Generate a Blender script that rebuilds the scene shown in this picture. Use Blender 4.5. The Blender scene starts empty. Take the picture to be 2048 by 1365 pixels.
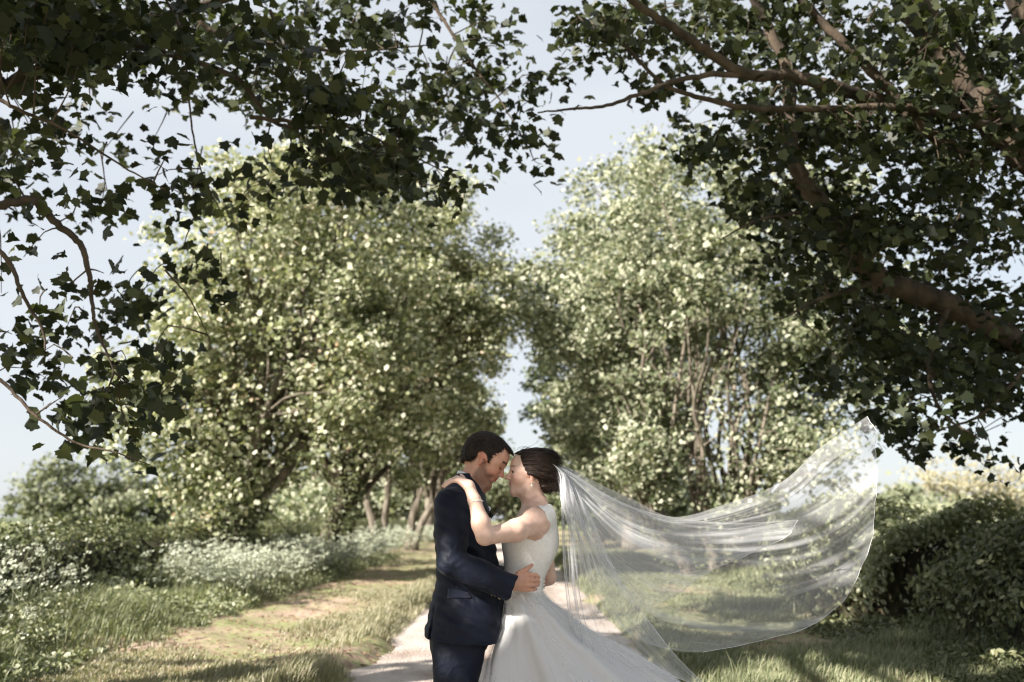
import bpy, math, random
import numpy as np
from mathutils import Vector, Matrix

# ------------------------------------------------------------------ camera, sky, sun, exposure
scene = bpy.context.scene
C = scene.collection
FPX = 1991.1                      # focal length in pixels of a 2048 px wide picture (35 mm lens)
PITCH = math.radians(10.18)
CAMZ = 1.36
YC = 4.6                          # distance of the couple
cam = bpy.data.cameras.new("camera"); camo = bpy.data.objects.new("camera", cam); C.objects.link(camo)
camo.location = (0, 0, CAMZ); camo.rotation_euler = (math.pi/2 + PITCH, 0, 0)
cam.lens = 35; cam.sensor_width = 36; cam.clip_end = 3000; cam.clip_start = 0.05
cam.dof.use_dof = True; cam.dof.focus_distance = 4.5; cam.dof.aperture_fstop = 2.2
scene.camera = camo

SUN = Vector((-0.70, -0.50, 0.50)).normalized()       # towards the sun: from the left, a little behind the camera
sel = math.asin(SUN.z); saz = math.atan2(SUN.x, SUN.y)
w = bpy.data.worlds.new("World"); scene.world = w; w.use_nodes = True
nt = w.node_tree; nt.nodes.clear()
N = nt.nodes.new; L = nt.links.new
sky = N('ShaderNodeTexSky'); sky.sky_type = 'NISHITA'; sky.sun_disc = False
sky.sun_elevation = sel; sky.sun_rotation = saz
sky.air_density = 1.0; sky.dust_density = 1.0; sky.ozone_density = 1.0
tc = N('ShaderNodeTexCoord'); mp = N('ShaderNodeMapping'); mp.inputs['Scale'].default_value = (1.0, 1.0, 3.0)
mp.inputs['Location'].default_value = (0.35, 0.1, 0.2)
nz = N('ShaderNodeTexNoise'); nz.inputs['Scale'].default_value = 2.0; nz.inputs['Detail'].default_value = 7; nz.inputs['Roughness'].default_value = 0.5
cr = N('ShaderNodeValToRGB'); cr.color_ramp.elements[0].position = 0.38; cr.color_ramp.elements[0].color = (0.74,)*3+(1,); cr.color_ramp.elements[1].position = 0.58; cr.color_ramp.elements[1].color = (0.9,)*3+(1,)
mix = N('ShaderNodeMix'); mix.data_type = 'RGBA'
bg = N('ShaderNodeBackground'); bg.inputs['Strength'].default_value = 0.0565
out = N('ShaderNodeOutputWorld')
L(tc.outputs['Generated'], mp.inputs['Vector']); L(mp.outputs['Vector'], nz.inputs['Vector']); L(nz.outputs['Fac'], cr.inputs['Fac'])
L(cr.outputs['Color'], mix.inputs[0]); L(sky.outputs['Color'], mix.inputs[6]); mix.inputs[7].default_value = (5.35, 5.6, 5.9, 1)
L(mix.outputs[2], bg.inputs['Color']); L(bg.outputs['Background'], out.inputs['Surface'])

sl = bpy.data.lights.new("sun", 'SUN'); sl.energy = 5.0; sl.angle = math.radians(0.53); sl.color = (1.0, 0.93, 0.84)
so = bpy.data.objects.new("sun", sl); C.objects.link(so); so.rotation_euler = SUN.to_track_quat('Z', 'Y').to_euler()
scene.view_settings.view_transform = 'Standard'; scene.view_settings.look = 'None'
scene.view_settings.gamma = 1; scene.view_settings.exposure = 1.5
scene.render.resolution_x = 1024; scene.render.resolution_y = 682
try:
    scene.cycles.transparent_max_bounces = 24; scene.cycles.max_bounces = 6; scene.cycles.filter_width = 1.1
except Exception: pass

# ------------------------------------------------------------------ helpers
cp, sp_ = math.cos(PITCH), math.sin(PITCH)
def PX(px, py, dy=0.0, Y=None):
    """the point at distance Y (default: the couple's plane + dy) seen at photo pixel px, py"""
    if Y is None: Y = YC + dy
    a = (px-1024)/FPX; b = (682.5-py)/FPX
    d = (a, cp - b*sp_, sp_ + b*cp); t = Y/d[1]
    return np.array([a*t, Y, CAMZ + t*d[2]])
def proj(p):
    """world points (n,3) -> photo pixels"""
    p = np.atleast_2d(p); q = p - np.array([0, 0, CAMZ])
    f = q[:, 1]*cp + q[:, 2]*sp_; u = -q[:, 1]*sp_ + q[:, 2]*cp
    f = np.where(np.abs(f) < 1e-3, 1e-3, f)
    return 1024 + FPX*q[:, 0]/f, 682.5 - FPX*u/f, f

def mesh_np(name, V, faces_by_size, smooth=False):
    """V (n,3); faces_by_size: list of (m,k) int arrays"""
    me = bpy.data.meshes.new(name)
    V = np.ascontiguousarray(V, dtype=np.float32)
    loops = []; starts = []; tot = []; o = 0
    for Fa in faces_by_size:
        if len(Fa) == 0: continue
        k = Fa.shape[1]; loops.append(Fa.reshape(-1)); starts.append(o + np.arange(len(Fa))*k); tot.append(np.full(len(Fa), k)); o += Fa.size
    loops = np.concatenate(loops).astype(np.int32); starts = np.concatenate(starts).astype(np.int32); tot = np.concatenate(tot).astype(np.int32)
    me.vertices.add(len(V)); me.vertices.foreach_set('co', V.ravel())
    me.loops.add(len(loops)); me.loops.foreach_set('vertex_index', loops)
    me.polygons.add(len(starts)); me.polygons.foreach_set('loop_start', starts); me.polygons.foreach_set('loop_total', tot)
    if smooth: me.polygons.foreach_set('use_smooth', np.ones(len(starts), dtype=bool))
    me.update(calc_edges=True); me.validate()
    return me
def link(name, me, mat, parent=None, label=None, cat=None, group=None, kind=None, origin=None):
    o = bpy.data.objects.new(name, me); C.objects.link(o)
    if me is not None and mat is not None: me.materials.append(mat)
    if origin is not None and me is not None:
        me.transform(Matrix.Translation(-Vector(origin))); o.location = Vector(origin)
    if parent is not None:
        o.parent = parent; o.matrix_parent_inverse = parent.matrix_basis.inverted()
    if label: o['label'] = label
    if cat: o['category'] = cat
    if group: o['group'] = group
    if kind: o['kind'] = kind
    return o
def empty(name, loc, label, cat, group=None):
    o = bpy.data.objects.new(name, None); C.objects.link(o); o.location = loc
    o['label'] = label; o['category'] = cat
    if group: o['group'] = group
    return o

class Acc:
    """collects template instances and tubes into one mesh"""
    def __init__(s): s.V = []; s.F = {}; s.n = 0
    def add(s, V, faces):
        V = np.asarray(V, dtype=np.float64)
        for f in faces:
            f = np.asarray(f)
            if f.ndim == 1: f = f[None]
            s.F.setdefault(f.shape[1], []).append(f + s.n)
        s.V.append(V); s.n += len(V)
    def scatter(s, T, tf, pos, R):
        """T (n,3) template, tf list of face tuples, pos (m,3), R (m,3,3) with columns = axes"""
        m = len(pos)
        if m == 0: return
        n = len(T)
        V = np.einsum('mij,nj->mni', R, T) + pos[:, None, :]
        for f in tf:
            f = np.array(f); F = (f[None] + (np.arange(m)*n)[:, None]) + s.n
            s.F.setdefault(len(f), []).append(F)
        s.V.append(V.reshape(-1, 3)); s.n += m*n
    def tube(s, P, r, k=6, cap=True):
        P = np.asarray(P, float); r = np.broadcast_to(np.asarray(r, float), (len(P),)); m = len(P)
        T = np.gradient(P, axis=0); T /= np.linalg.norm(T, axis=1)[:, None] + 1e-9
        ref = np.array([0.13, 0.21, 0.97]) if abs(T[0][2]) < .8 else np.array([1., 0.1, 0.05])
        A = np.cross(T, ref); A /= np.linalg.norm(A, axis=1)[:, None] + 1e-9
        B = np.cross(T, A)
        an = np.arange(k)*2*math.pi/k
        V = P[:, None, :] + r[:, None, None]*(np.cos(an)[None, :, None]*A[:, None, :] + np.sin(an)[None, :, None]*B[:, None, :])
        i = np.arange(m-1)[:, None]*k; j = np.arange(k)[None]; j2 = (j+1) % k
        F = np.stack([i+j, i+j2, i+k+j2, i+k+j], -1).reshape(-1, 4)
        faces = [F]
        if cap: faces += [np.arange(k)[None, ::-1], (np.arange(k) + (m-1)*k)[None]]
        s.add(V.reshape(-1, 3), faces)
    def mesh(s, name, smooth=False):
        return mesh_np(name, np.concatenate(s.V), [np.concatenate(v) for v in s.F.values()], smooth)

def basis(nrm, rng, head=None):
    """(m,3,3) orthonormal frames whose z axis is nrm"""
    nrm = nrm/np.linalg.norm(nrm, axis=1)[:, None]
    h = rng.normal(size=nrm.shape) if head is None else head + 0.35*rng.normal(size=nrm.shape)
    x = h - (h*nrm).sum(1)[:, None]*nrm; x /= np.linalg.norm(x, axis=1)[:, None] + 1e-9
    y = np.cross(nrm, x)
    return np.stack([x, y, nrm], -1)

def spline(P, n):
    """Catmull-Rom through P -> n points"""
    P = np.asarray(P, float); m = len(P)
    Q = np.concatenate([[2*P[0]-P[1]], P, [2*P[-1]-P[-2]]])
    u = np.linspace(0, m-1-1e-6, n); i = u.astype(int); t = (u-i)
    sh = (-1,) + (1,)*(P.ndim-1); t = t.reshape(sh)
    p0, p1, p2, p3 = Q[i], Q[i+1], Q[i+2], Q[i+3]
    return 0.5*((2*p1) + (-p0+p2)*t + (2*p0-5*p1+4*p2-p3)*t*t + (-p0+3*p1-3*p2+p3)*t**3)

# ------------------------------------------------------------------ materials
def newmat(name):
    m = bpy.data.materials.new(name); m.use_nodes = True
    nt = m.node_tree; b = nt.nodes['Principled BSDF']; o = nt.nodes['Material Output']
    return m, nt, b, o
def ramp(nt, stops):
    r = nt.nodes.new('ShaderNodeValToRGB'); e = r.color_ramp.elements
    e[0].position, e[0].color = stops[0][0], (*stops[0][1], 1); e[1].position, e[1].color = stops[-1][0], (*stops[-1][1], 1)
    for p, c in stops[1:-1]:
        n = e.new(p); n.color = (*c, 1)
    return r
def leafmat(name, stops, transl=0.3, rough=0.45, spec=0.5, clump=0.6, tcol=None):
    m, nt, b, o = newmat(name); N = nt.nodes.new; L = nt.links.new
    g = N('ShaderNodeNewGeometry'); r = ramp(nt, stops)
    tcn = N('ShaderNodeTexCoord'); nz = N('ShaderNodeTexNoise'); nz.inputs['Scale'].default_value = clump; nz.inputs['Detail'].default_value = 2
    L(tcn.outputs['Object'], nz.inputs['Vector'])
    mm = N('ShaderNodeMath'); mm.operation = 'MULTIPLY_ADD'; mm.inputs[1].default_value = 0.7; L(g.outputs['Random Per Island'], mm.inputs[0])
    m2 = N('ShaderNodeMath'); m2.operation = 'MULTIPLY'; m2.inputs[1].default_value = 0.3; L(nz.outputs['Fac'], m2.inputs[0]); L(m2.outputs[0], mm.inputs[2])
    L(mm.outputs[0], r.inputs['Fac']); L(r.outputs['Color'], b.inputs['Base Color'])
    b.inputs['Roughness'].default_value = rough; b.inputs['Specular IOR Level'].default_value = spec
    t = N('ShaderNodeBsdfTranslucent'); hs = N('ShaderNodeMixRGB'); hs.blend_type = 'MULTIPLY'; hs.inputs[0].default_value = 1
    hs.inputs[2].default_value = (*(tcol or (1.0, 1.05, 0.55)), 1); L(r.outputs['Color'], hs.inputs[1]); L(hs.outputs[0], t.inputs['Color'])
    mx = N('ShaderNodeMixShader'); mx.inputs[0].default_value = transl
    L(b.outputs[0], mx.inputs[1]); L(t.outputs[0], mx.inputs[2]); L(mx.outputs[0], o.inputs['Surface'])
    return m
def noisemat(name, stops, scale=5, rough=0.8, bump=0.3, detail=6, bscale=None, spec=0.3, stretch=(1, 1, 1), dist=0.0, bdist=0.02):
    m, nt, b, o = newmat(name); N = nt.nodes.new; L = nt.links.new
    tcn = N('ShaderNodeTexCoord'); mpn = N('ShaderNodeMapping'); mpn.inputs['Scale'].default_value = stretch
    L(tcn.outputs['Object'], mpn.inputs['Vector'])
    nz = N('ShaderNodeTexNoise'); nz.inputs['Scale'].default_value = scale; nz.inputs['Detail'].default_value = detail; nz.inputs['Distortion'].default_value = dist
    L(mpn.outputs[0], nz.inputs['Vector']); r = ramp(nt, stops); L(nz.outputs['Fac'], r.inputs['Fac']); L(r.outputs['Color'], b.inputs['Base Color'])
    n2 = N('ShaderNodeTexNoise'); n2.inputs['Scale'].default_value = bscale or scale*4; n2.inputs['Detail'].default_value = 5; L(mpn.outputs[0], n2.inputs['Vector'])
    bp = N('ShaderNodeBump'); bp.inputs['Strength'].default_value = bump; bp.inputs['Distance'].default_value = bdist; L(n2.outputs['Fac'], bp.inputs['Height']); L(bp.outputs[0], b.inputs['Normal'])
    b.inputs['Roughness'].default_value = rough; b.inputs['Specular IOR Level'].default_value = spec
    return m
bark = noisemat('bark', [(0.3, (0.06, 0.05, 0.038)), (0.5, (0.15, 0.128, 0.10)), (0.72, (0.27, 0.235, 0.19))], scale=6, rough=0.9, bump=0.6, stretch=(1, 1, 0.3))
bark_dark = noisemat('bark_dark', [(0.3, (0.03, 0.024, 0.018)), (0.7, (0.12, 0.09, 0.065))], scale=7, rough=0.9, bump=0.6, stretch=(1, 1, 0.4))
lf_bgL = leafmat('leaf_windblown', [(0.0, (0.05, 0.062, 0.03)), (0.3, (0.14, 0.162, 0.075)), (0.55, (0.36, 0.38, 0.24)), (0.80, (0.66, 0.65, 0.52)), (0.92, (0.42, 0.24, 0.13)), (1.0, (0.25, 0.23, 0.11))], transl=0.28, rough=0.6, spec=.25)
lf_bgR = leafmat('leaf_sycamore', [(0.0, (0.045, 0.06, 0.03)), (0.35, (0.125, 0.15, 0.08)), (0.65, (0.38, 0.39, 0.28)), (1.0, (0.68, 0.67, 0.54))], transl=0.28, rough=0.6, spec=.25)
lf_dark = leafmat('leaf_deep', [(0.0, (0.045, 0.065, 0.025)), (0.6, (0.075, 0.10, 0.04)), (1.0, (0.13, 0.15, 0.06))], transl=0.2, rough=0.5)
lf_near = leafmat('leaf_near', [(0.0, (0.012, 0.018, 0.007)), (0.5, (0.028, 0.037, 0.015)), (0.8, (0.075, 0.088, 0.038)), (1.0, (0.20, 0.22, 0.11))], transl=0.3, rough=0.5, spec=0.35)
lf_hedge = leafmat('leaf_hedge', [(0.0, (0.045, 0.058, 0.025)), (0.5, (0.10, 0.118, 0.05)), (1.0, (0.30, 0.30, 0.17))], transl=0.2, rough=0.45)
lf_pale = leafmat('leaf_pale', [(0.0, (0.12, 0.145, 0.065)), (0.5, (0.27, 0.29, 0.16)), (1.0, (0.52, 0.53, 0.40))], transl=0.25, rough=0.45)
grass_m = leafmat('grass_blade', [(0.0, (0.14, 0.15, 0.08)), (0.4, (0.25, 0.245, 0.15)), (0.7, (0.38, 0.345, 0.245)), (1.0, (0.47, 0.41, 0.32))], transl=0.3, rough=0.55, clump=0.9)
grass_r = leafmat('grass_rough', [(0.0, (0.10, 0.125, 0.06)), (0.45, (0.19, 0.215, 0.11)), (0.75, (0.31, 0.31, 0.20)), (1.0, (0.42, 0.38, 0.28))], transl=0.3, rough=0.6, clump=1.3)
grass_d = leafmat('grass_long', [(0.0, (0.09, 0.12, 0.055)), (0.5, (0.19, 0.215, 0.11)), (0.8, (0.34, 0.35, 0.22)), (1.0, (0.4, 0.38, 0.24))], transl=0.3, rough=0.55)
umbel_m = leafmat('umbel_white', [(0.0, (0.30, 0.34, 0.22)), (1.0, (0.62, 0.64, 0.54))], transl=0.3, rough=0.7, tcol=(1, 1, 1))
far_m = leafmat('leaf_far', [(0.0, (0.10, 0.12, 0.07)), (0.5, (0.17, 0.19, 0.11)), (1.0, (0.30, 0.31, 0.2))], transl=0.2, rough=0.6)
far_m2 = leafmat('leaf_far_bare', [(0.0, (0.24, 0.21, 0.14)), (0.5, (0.36, 0.33, 0.22)), (1.0, (0.45, 0.42, 0.3))], transl=0.3, rough=0.7)

# leaf templates (unit size, tip along +x, slightly folded)
def maple(simple=False, fold=.10, droop=.22, w=1.0):
    if simple:
        P = [(-.45, 0), (-.2, .42), (.08, .2), (.2, .42), (.55, 0), (.2, -.42), (.08, -.2), (-.2, -.42)]
    else:
        h = [(-.40, .03), (-.42, .20), (-.44, .38), (-.26, .38), (-.16, .47), (-.03, .38), (.08, .52), (.20, .45), (.27, .32), (.29, .22), (.43, .17), (.60, .0)]
        P = h + [(x, -y) for x, y in h[-2::-1]]
    return np.array([(x, y*w, fold*abs(y) - droop*x*x) for x, y in P])
T_MAPLE = maple(); F_MAPLE = [tuple(range(len(T_MAPLE)))]
T_MAPLE2 = maple(fold=.55, droop=.5, w=.85); T_MAPLE3 = maple(fold=-.35, droop=.8, w=.95)
T_LEAF = maple(True); F_LEAF = [tuple(range(len(T_LEAF)))]
T_OVAL = np.array([(-.5, 0, 0), (-.15, .28, .06), (.25, .22, .03), (.55, 0, -.08), (.25, -.22, .03), (-.15, -.28, .06)]); F_OVAL = [(0, 1, 2, 3), (0, 3, 4, 5)]
T_BLADE = np.array([(0, -.5, 0), (0, .5, 0), (.12, -.4, .45), (.12, .4, .45), (.34, -.22, .8), (.34, .22, .8), (.62, 0, 1.0)]); F_BLADE = [(0, 1, 3, 2), (2, 3, 5, 4), (4, 5, 6)]
def leaf_frames(pos, size, rng, up=1.0, bias=(0, 0, 0), head=None, jitter=0.75):
    n = jitter*rng.normal(size=pos.shape) + np.array([0, 0, up]) + np.array(bias)
    R = basis(n, rng, head)
    return R*size[:, None, None]

# ------------------------------------------------------------------ ground, path, verges
def sstep(a, b, x):
    t = np.clip((x-a)/(b-a), 0, 1); return t*t*(3-2*t)
def wob(x, y):
    return 0.16*np.sin(y*0.9+1.3) + 0.10*np.sin(y*2.3+x) + 0.06*np.sin(y*5.1+2*x)
def gh(x, y):
    e = sstep(1.38, 1.72, np.abs(x + 0.12*np.where(x < 0, 1, -1)*0 + np.where(x < 0, 1, -1)*wob(x, y)*0.8))
    fade = 1 - sstep(60, 120, y)
    z = -0.03 + e*(0.13 + 0.02*np.sin(x*3.1+y*1.7)*np.sin(y*2.9-x) + 0.015*np.sin(7*x+5*y))
    z = z + 0.15*sstep(3.6, 6.0, -x)*fade + 0.12*sstep(4.2, 6.5, x)*fade
    return z
def grid_mesh(name, xs, ys, zf):
    X, Y = np.meshgrid(xs, ys, indexing='ij'); Z = zf(X, Y)
    V = np.stack([X, Y, Z], -1).reshape(-1, 3); n, m = X.shape
    i = np.arange(n-1)[:, None]*m + np.arange(m-1)[None]
    F = np.stack([i, i+m, i+m+1, i+1], -1).reshape(-1, 4)
    return mesh_np(name, V, [F], True)
xs = np.concatenate([[-1500, -600, -250, -110, -50, -28, -18, -12], np.arange(-9, 9.01, 0.11), [12, 18, 28, 50, 110, 250, 600, 1500]])
ys = np.concatenate([[-300, -60, -20, -8, -3, 0, 2], np.arange(3, 34, 0.14), np.arange(34, 80, 0.8), [90, 110, 140, 200, 320, 600, 1200, 2600]])
def ground_mat():
    m, nt, b, o = newmat('ground_soil_grass'); N = nt.nodes.new; L = nt.links.new
    tcn = N('ShaderNodeTexCoord'); sep = N('ShaderNodeSeparateXYZ'); L(tcn.outputs['Object'], sep.inputs[0])
    n1 = N('ShaderNodeTexNoise'); n1.inputs['Scale'].default_value = 0.9; n1.inputs['Detail'].default_value = 8; L(tcn.outputs['Object'], n1.inputs['Vector'])
    n2 = N('ShaderNodeTexNoise'); n2.inputs['Scale'].default_value = 9; n2.inputs['Detail'].default_value = 8; L(tcn.outputs['Object'], n2.inputs['Vector'])
    soil = ramp(nt, [(0.3, (0.20, 0.14, 0.10)), (0.5, (0.38, 0.285, 0.22)), (0.7, (0.50, 0.40, 0.31))]); L(n2.outputs['Fac'], soil.inputs['Fac'])
    gr = ramp(nt, [(0.3, (0.12, 0.14, 0.06)), (0.55, (0.22, 0.24, 0.11)), (0.75, (0.34, 0.32, 0.18))]); L(n2.outputs['Fac'], gr.inputs['Fac'])
    sel_ = ramp(nt, [(0.44, (0, 0, 0)), (0.56, (1, 1, 1))]); av = N('ShaderNodeMath'); av.operation = 'MULTIPLY_ADD'; av.inputs[1].default_value = .5; sc_ = N('ShaderNodeMath'); sc_.operation = 'MULTIPLY'; sc_.inputs[1].default_value = .5; L(n2.outputs['Fac'], sc_.inputs[0]); L(n1.outputs['Fac'], av.inputs[0]); L(sc_.outputs[0], av.inputs[2]); L(av.outputs[0], sel_.inputs['Fac'])
    mx = N('ShaderNodeMixRGB'); L(sel_.outputs['Color'], mx.inputs[0]); L(soil.outputs['Color'], mx.inputs[1]); L(gr.outputs['Color'], mx.inputs[2])
    # fields beyond the hedges are grass
    ab = N('ShaderNodeMath'); ab.operation = 'ABSOLUTE'; L(sep.outputs[0], ab.inputs[0])
    mr = N('ShaderNodeMapRange'); mr.inputs[1].default_value = 5.5; mr.inputs[2].default_value = 8; L(ab.outputs[0], mr.inputs[0])
    fld = N('ShaderNodeMixRGB'); L(mr.outputs[0], fld.inputs[0]); L(mx.outputs[0], fld.inputs[1]); L(gr.outputs['Color'], fld.inputs[2])
    L(fld.outputs[0], b.inputs['Base Color']); b.inputs['Roughness'].default_value = 0.95; b.inputs['Specular IOR Level'].default_value = 0.1
    bp = N('ShaderNodeBump'); bp.inputs['Strength'].default_value = 0.7; bp.inputs['Distance'].default_value = 0.03; L(n2.outputs['Fac'], bp.inputs['Height']); L(bp.outputs[0], b.inputs['Normal'])
    return m
link('ground', grid_mesh('ground', xs, ys, gh), ground_mat(), kind='structure')
path_m = noisemat('path_gravel', [(0.28, (0.27, 0.21, 0.175)), (0.5, (0.45, 0.39, 0.35)), (0.72, (0.56, 0.50, 0.46))], scale=2.2, rough=0.95, bump=0.8, bscale=38, detail=10, spec=0.1, bdist=0.02, stretch=(1, 0.35, 1))
pxs = np.arange(-1.75, 1.76, 0.07); pys = np.concatenate([np.arange(-6, 40, 0.12), np.arange(40, 160, 2)])
link('path', grid_mesh('path', pxs, pys, lambda x, y: 0.03*np.cos(x*2.1)*0.5 + 0.008*np.sin(5*x+3*y)*np.sin(4*y) + 0.012*np.sin(x*4.2) - 0.0*y), path_m, kind='structure')
# stones and grit on the lane
rng = np.random.default_rng(5)
a = Acc(); T = np.array([(1, 0, 0), (-.8, .1, 0), (0, .9, 0), (.1, -.8, 0), (0, 0, .6), (0, 0, -.6)], float); tf = [(0, 2, 4), (2, 1, 4), (1, 3, 4), (3, 0, 4)]
n = 5200; yy = 6 + 24*rng.random(n)**1.6; xx = rng.uniform(-1.6, 1.6, n); pos = np.stack([xx, yy, 0.012+0*xx], 1)
a.scatter(T, tf, pos, basis(np.array([[0, 0, 1.]]*n) + .2*rng.normal(size=(n, 3)), rng)*(rng.uniform(.004, .013, n))[:, None, None])
link('gravel', a.mesh('gravel'), noisemat('stone', [(0.3, (0.3, 0.26, 0.22)), (0.7, (0.5, 0.45, 0.4))], scale=30), kind='stuff', label='loose grit and small stones on the lane', cat='gravel')

def blades(a, x, y, h, wd, lean=(0.5, 0.1), rng=rng, zoff=0.0, bend=1.0, z=None):
    m = len(x); th = rng.uniform(0, 2*math.pi, m)
    lx = lean[0] + 0.5*rng.normal(size=m); ly = lean[1] + 0.5*rng.normal(size=m)
    ln = np.hypot(lx, ly) + 1e-6; dx, dy = lx/ln, ly/ln
    ax = np.stack([dx, dy, 0*dx], 1); ay = np.stack([-dy, dx, 0*dx], 1); az = np.zeros((m, 3)); az[:, 2] = 1
    tw = rng.normal(size=m)*0.5
    ay2 = ay*np.cos(tw)[:, None] + ax*np.sin(tw)[:, None]
    R = np.stack([ax*(h*bend*np.clip(ln, .2, 1.6))[:, None], ay2*wd[:, None], az*h[:, None]], -1)
    zz = gh(x, y) if z is None else z
    a.scatter(T_BLADE, F_BLADE, np.stack([x, y, zz + zoff], 1), R)

def vnoise(x, y, s, seed=0):
    r = np.random.default_rng(seed); v = 0
    for k in range(7):
        an = r.uniform(0, 6.28); f = s*r.uniform(.5, 2); v = v + np.sin(f*(x*math.cos(an)+y*math.sin(an)) + r.uniform(0, 6.28))
    return v/2.6
# short verge turf, patchy
rng = np.random.default_rng(11)
for side, nm, lab in ((-1, 'verge_grass', 'short sunlit grass of the left verge with bare patches'), (1, 'verge_grass', 'short dry grass of the right verge')):
    a = Acc(); m = 210000
    y = 6.5 + 36*rng.random(m)**2.0; x = rng.uniform(1.35, 4.6, m)
    nx = vnoise(x*side, y, 1.6, 3 if side < 0 else 4)
    keep = (nx + 0.9*np.exp(-((x-1.75)/.35)**2) + 0.55*(side > 0) - 0.75*((x > 2.6) & (side < 0)) - .25 > rng.uniform(-.7, .9, m))
    x, y = x[keep]*side, y[keep]; x = x - side*0.0
    edge = np.exp(-((np.abs(x)-1.62)/.22)**2)
    h = rng.uniform(.015, .042, len(x))*(1+0.02*y) + edge*rng.uniform(0, .11, len(x)) + (side > 0)*rng.uniform(0, .09, len(x))*(vnoise(x, y, 1.1, 9) > 0)
    h = h*(1 + .9*(vnoise(x, y, 2.3, 31) > .9))
    blades(a, x, y, h, rng.uniform(.004, .009, len(x))*(1 + 0.06*y), rng=rng)
    link(nm, a.mesh(nm), grass_m if side < 0 else grass_r, kind='stuff', label=lab, cat='grass')
# fallen leaves and dry bits on the verges
rng = np.random.default_rng(15); a = Acc(); m = 9000; yy = 7 + 22*rng.random(m)**1.5; xx = rng.uniform(1.2, 4.4, m)*np.where(rng.random(m) < .6, -1, 1)
p = np.stack([xx, yy, gh(xx, yy) + .012], 1); a.scatter(T_OVAL, F_OVAL, p, leaf_frames(p, rng.uniform(.02, .06, m), rng, up=2.5, jitter=.6))
litter_m = leafmat('leaf_litter', [(0.0, (0.10, 0.06, 0.035)), (0.5, (0.26, 0.17, 0.10)), (1.0, (0.45, 0.36, 0.25))], transl=0.05, rough=0.8, spec=.1)
link('leaf_litter', a.mesh('leaf_litter'), litter_m, kind='stuff', label='dry fallen leaves scattered over both verges', cat='leaf litter')
# long grass and weeds at the foot of both hedges
def long_grass(x0, x1, y0, y1, m, hm, lab, seed, mat=grass_d, wmul=1.0, yexp=1.5, ramp_in=0.8):
    rng = np.random.default_rng(seed); a = Acc()
    y = y0 + (y1-y0)*rng.random(m)**yexp; x = rng.uniform(min(x0, x1), max(x0, x1), m)
    inn = np.clip(np.abs(x - x0)/ramp_in, 0, 1); cl = 0.65 + 0.35*np.clip(vnoise(x, y, 2.2, seed), -1, 1)
    h = hm*(0.25 + 0.75*inn)*cl*rng.uniform(.45, 1.1, m)
    keep = rng.random(m) < .35 + .65*inn
    blades(a, x[keep], y[keep], h[keep], (rng.uniform(.005, .012, m)*(1+0.05*y)*wmul)[keep], rng=rng, lean=(.45, .1))
    return link('long_grass', a.mesh('long_grass'), mat, kind='stuff', label=lab, cat='grass')
long_grass(-3.7, -6.0, 6.5, 34, 42000, .36, 'long wind-bent grass at the foot of the left hedge', 21)
long_grass(4.0, 6.5, 6.0, 30, 26000, .42, 'rough dark grass at the foot of the right hedge', 22)
# low broad-leaved weeds
def weeds(x0, x1, y0, y1, m, hz, size, lab, seed, mat, yexp=1.5, thr=-.3):
    rng = np.random.default_rng(seed); a = Acc()
    y = y0 + (y1-y0)*rng.random(m)**yexp; x = rng.uniform(min(x0, x1), max(x0, x1), m)
    k = vnoise(x, y, 1.9, seed) > thr; x, y = x[k], y[k]
    top = hz*(.6 + .4*sstep(11, 16, y))*(.35 + .65*np.clip(np.abs(x-x0)/1.2, 0, 1))*(.7+.3*np.clip(vnoise(x, y, 3, seed+1), -1, 1))
    p = np.stack([x, y, gh(x, y) + top*rng.random(len(x))**.6], 1)
    a.scatter(T_OVAL, F_OVAL, p, leaf_frames(p, rng.uniform(.5, 1.2, len(x))*size, rng, up=.8))
    return link('weeds', a.mesh('weeds'), mat, kind='stuff', label=lab, cat='weeds')
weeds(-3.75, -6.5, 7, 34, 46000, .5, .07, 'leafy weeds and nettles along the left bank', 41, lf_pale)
weeds(4.1, 6.4, 6.5, 26, 16000, .4, .07, 'low leafy weeds below the right hedge', 42, lf_hedge)
weeds(3.3, 5.2, 6, 14, 15000, .38, .06, 'dark undergrowth spilling from the right hedge onto the verge', 43, lf_hedge, thr=-.1)

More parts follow.
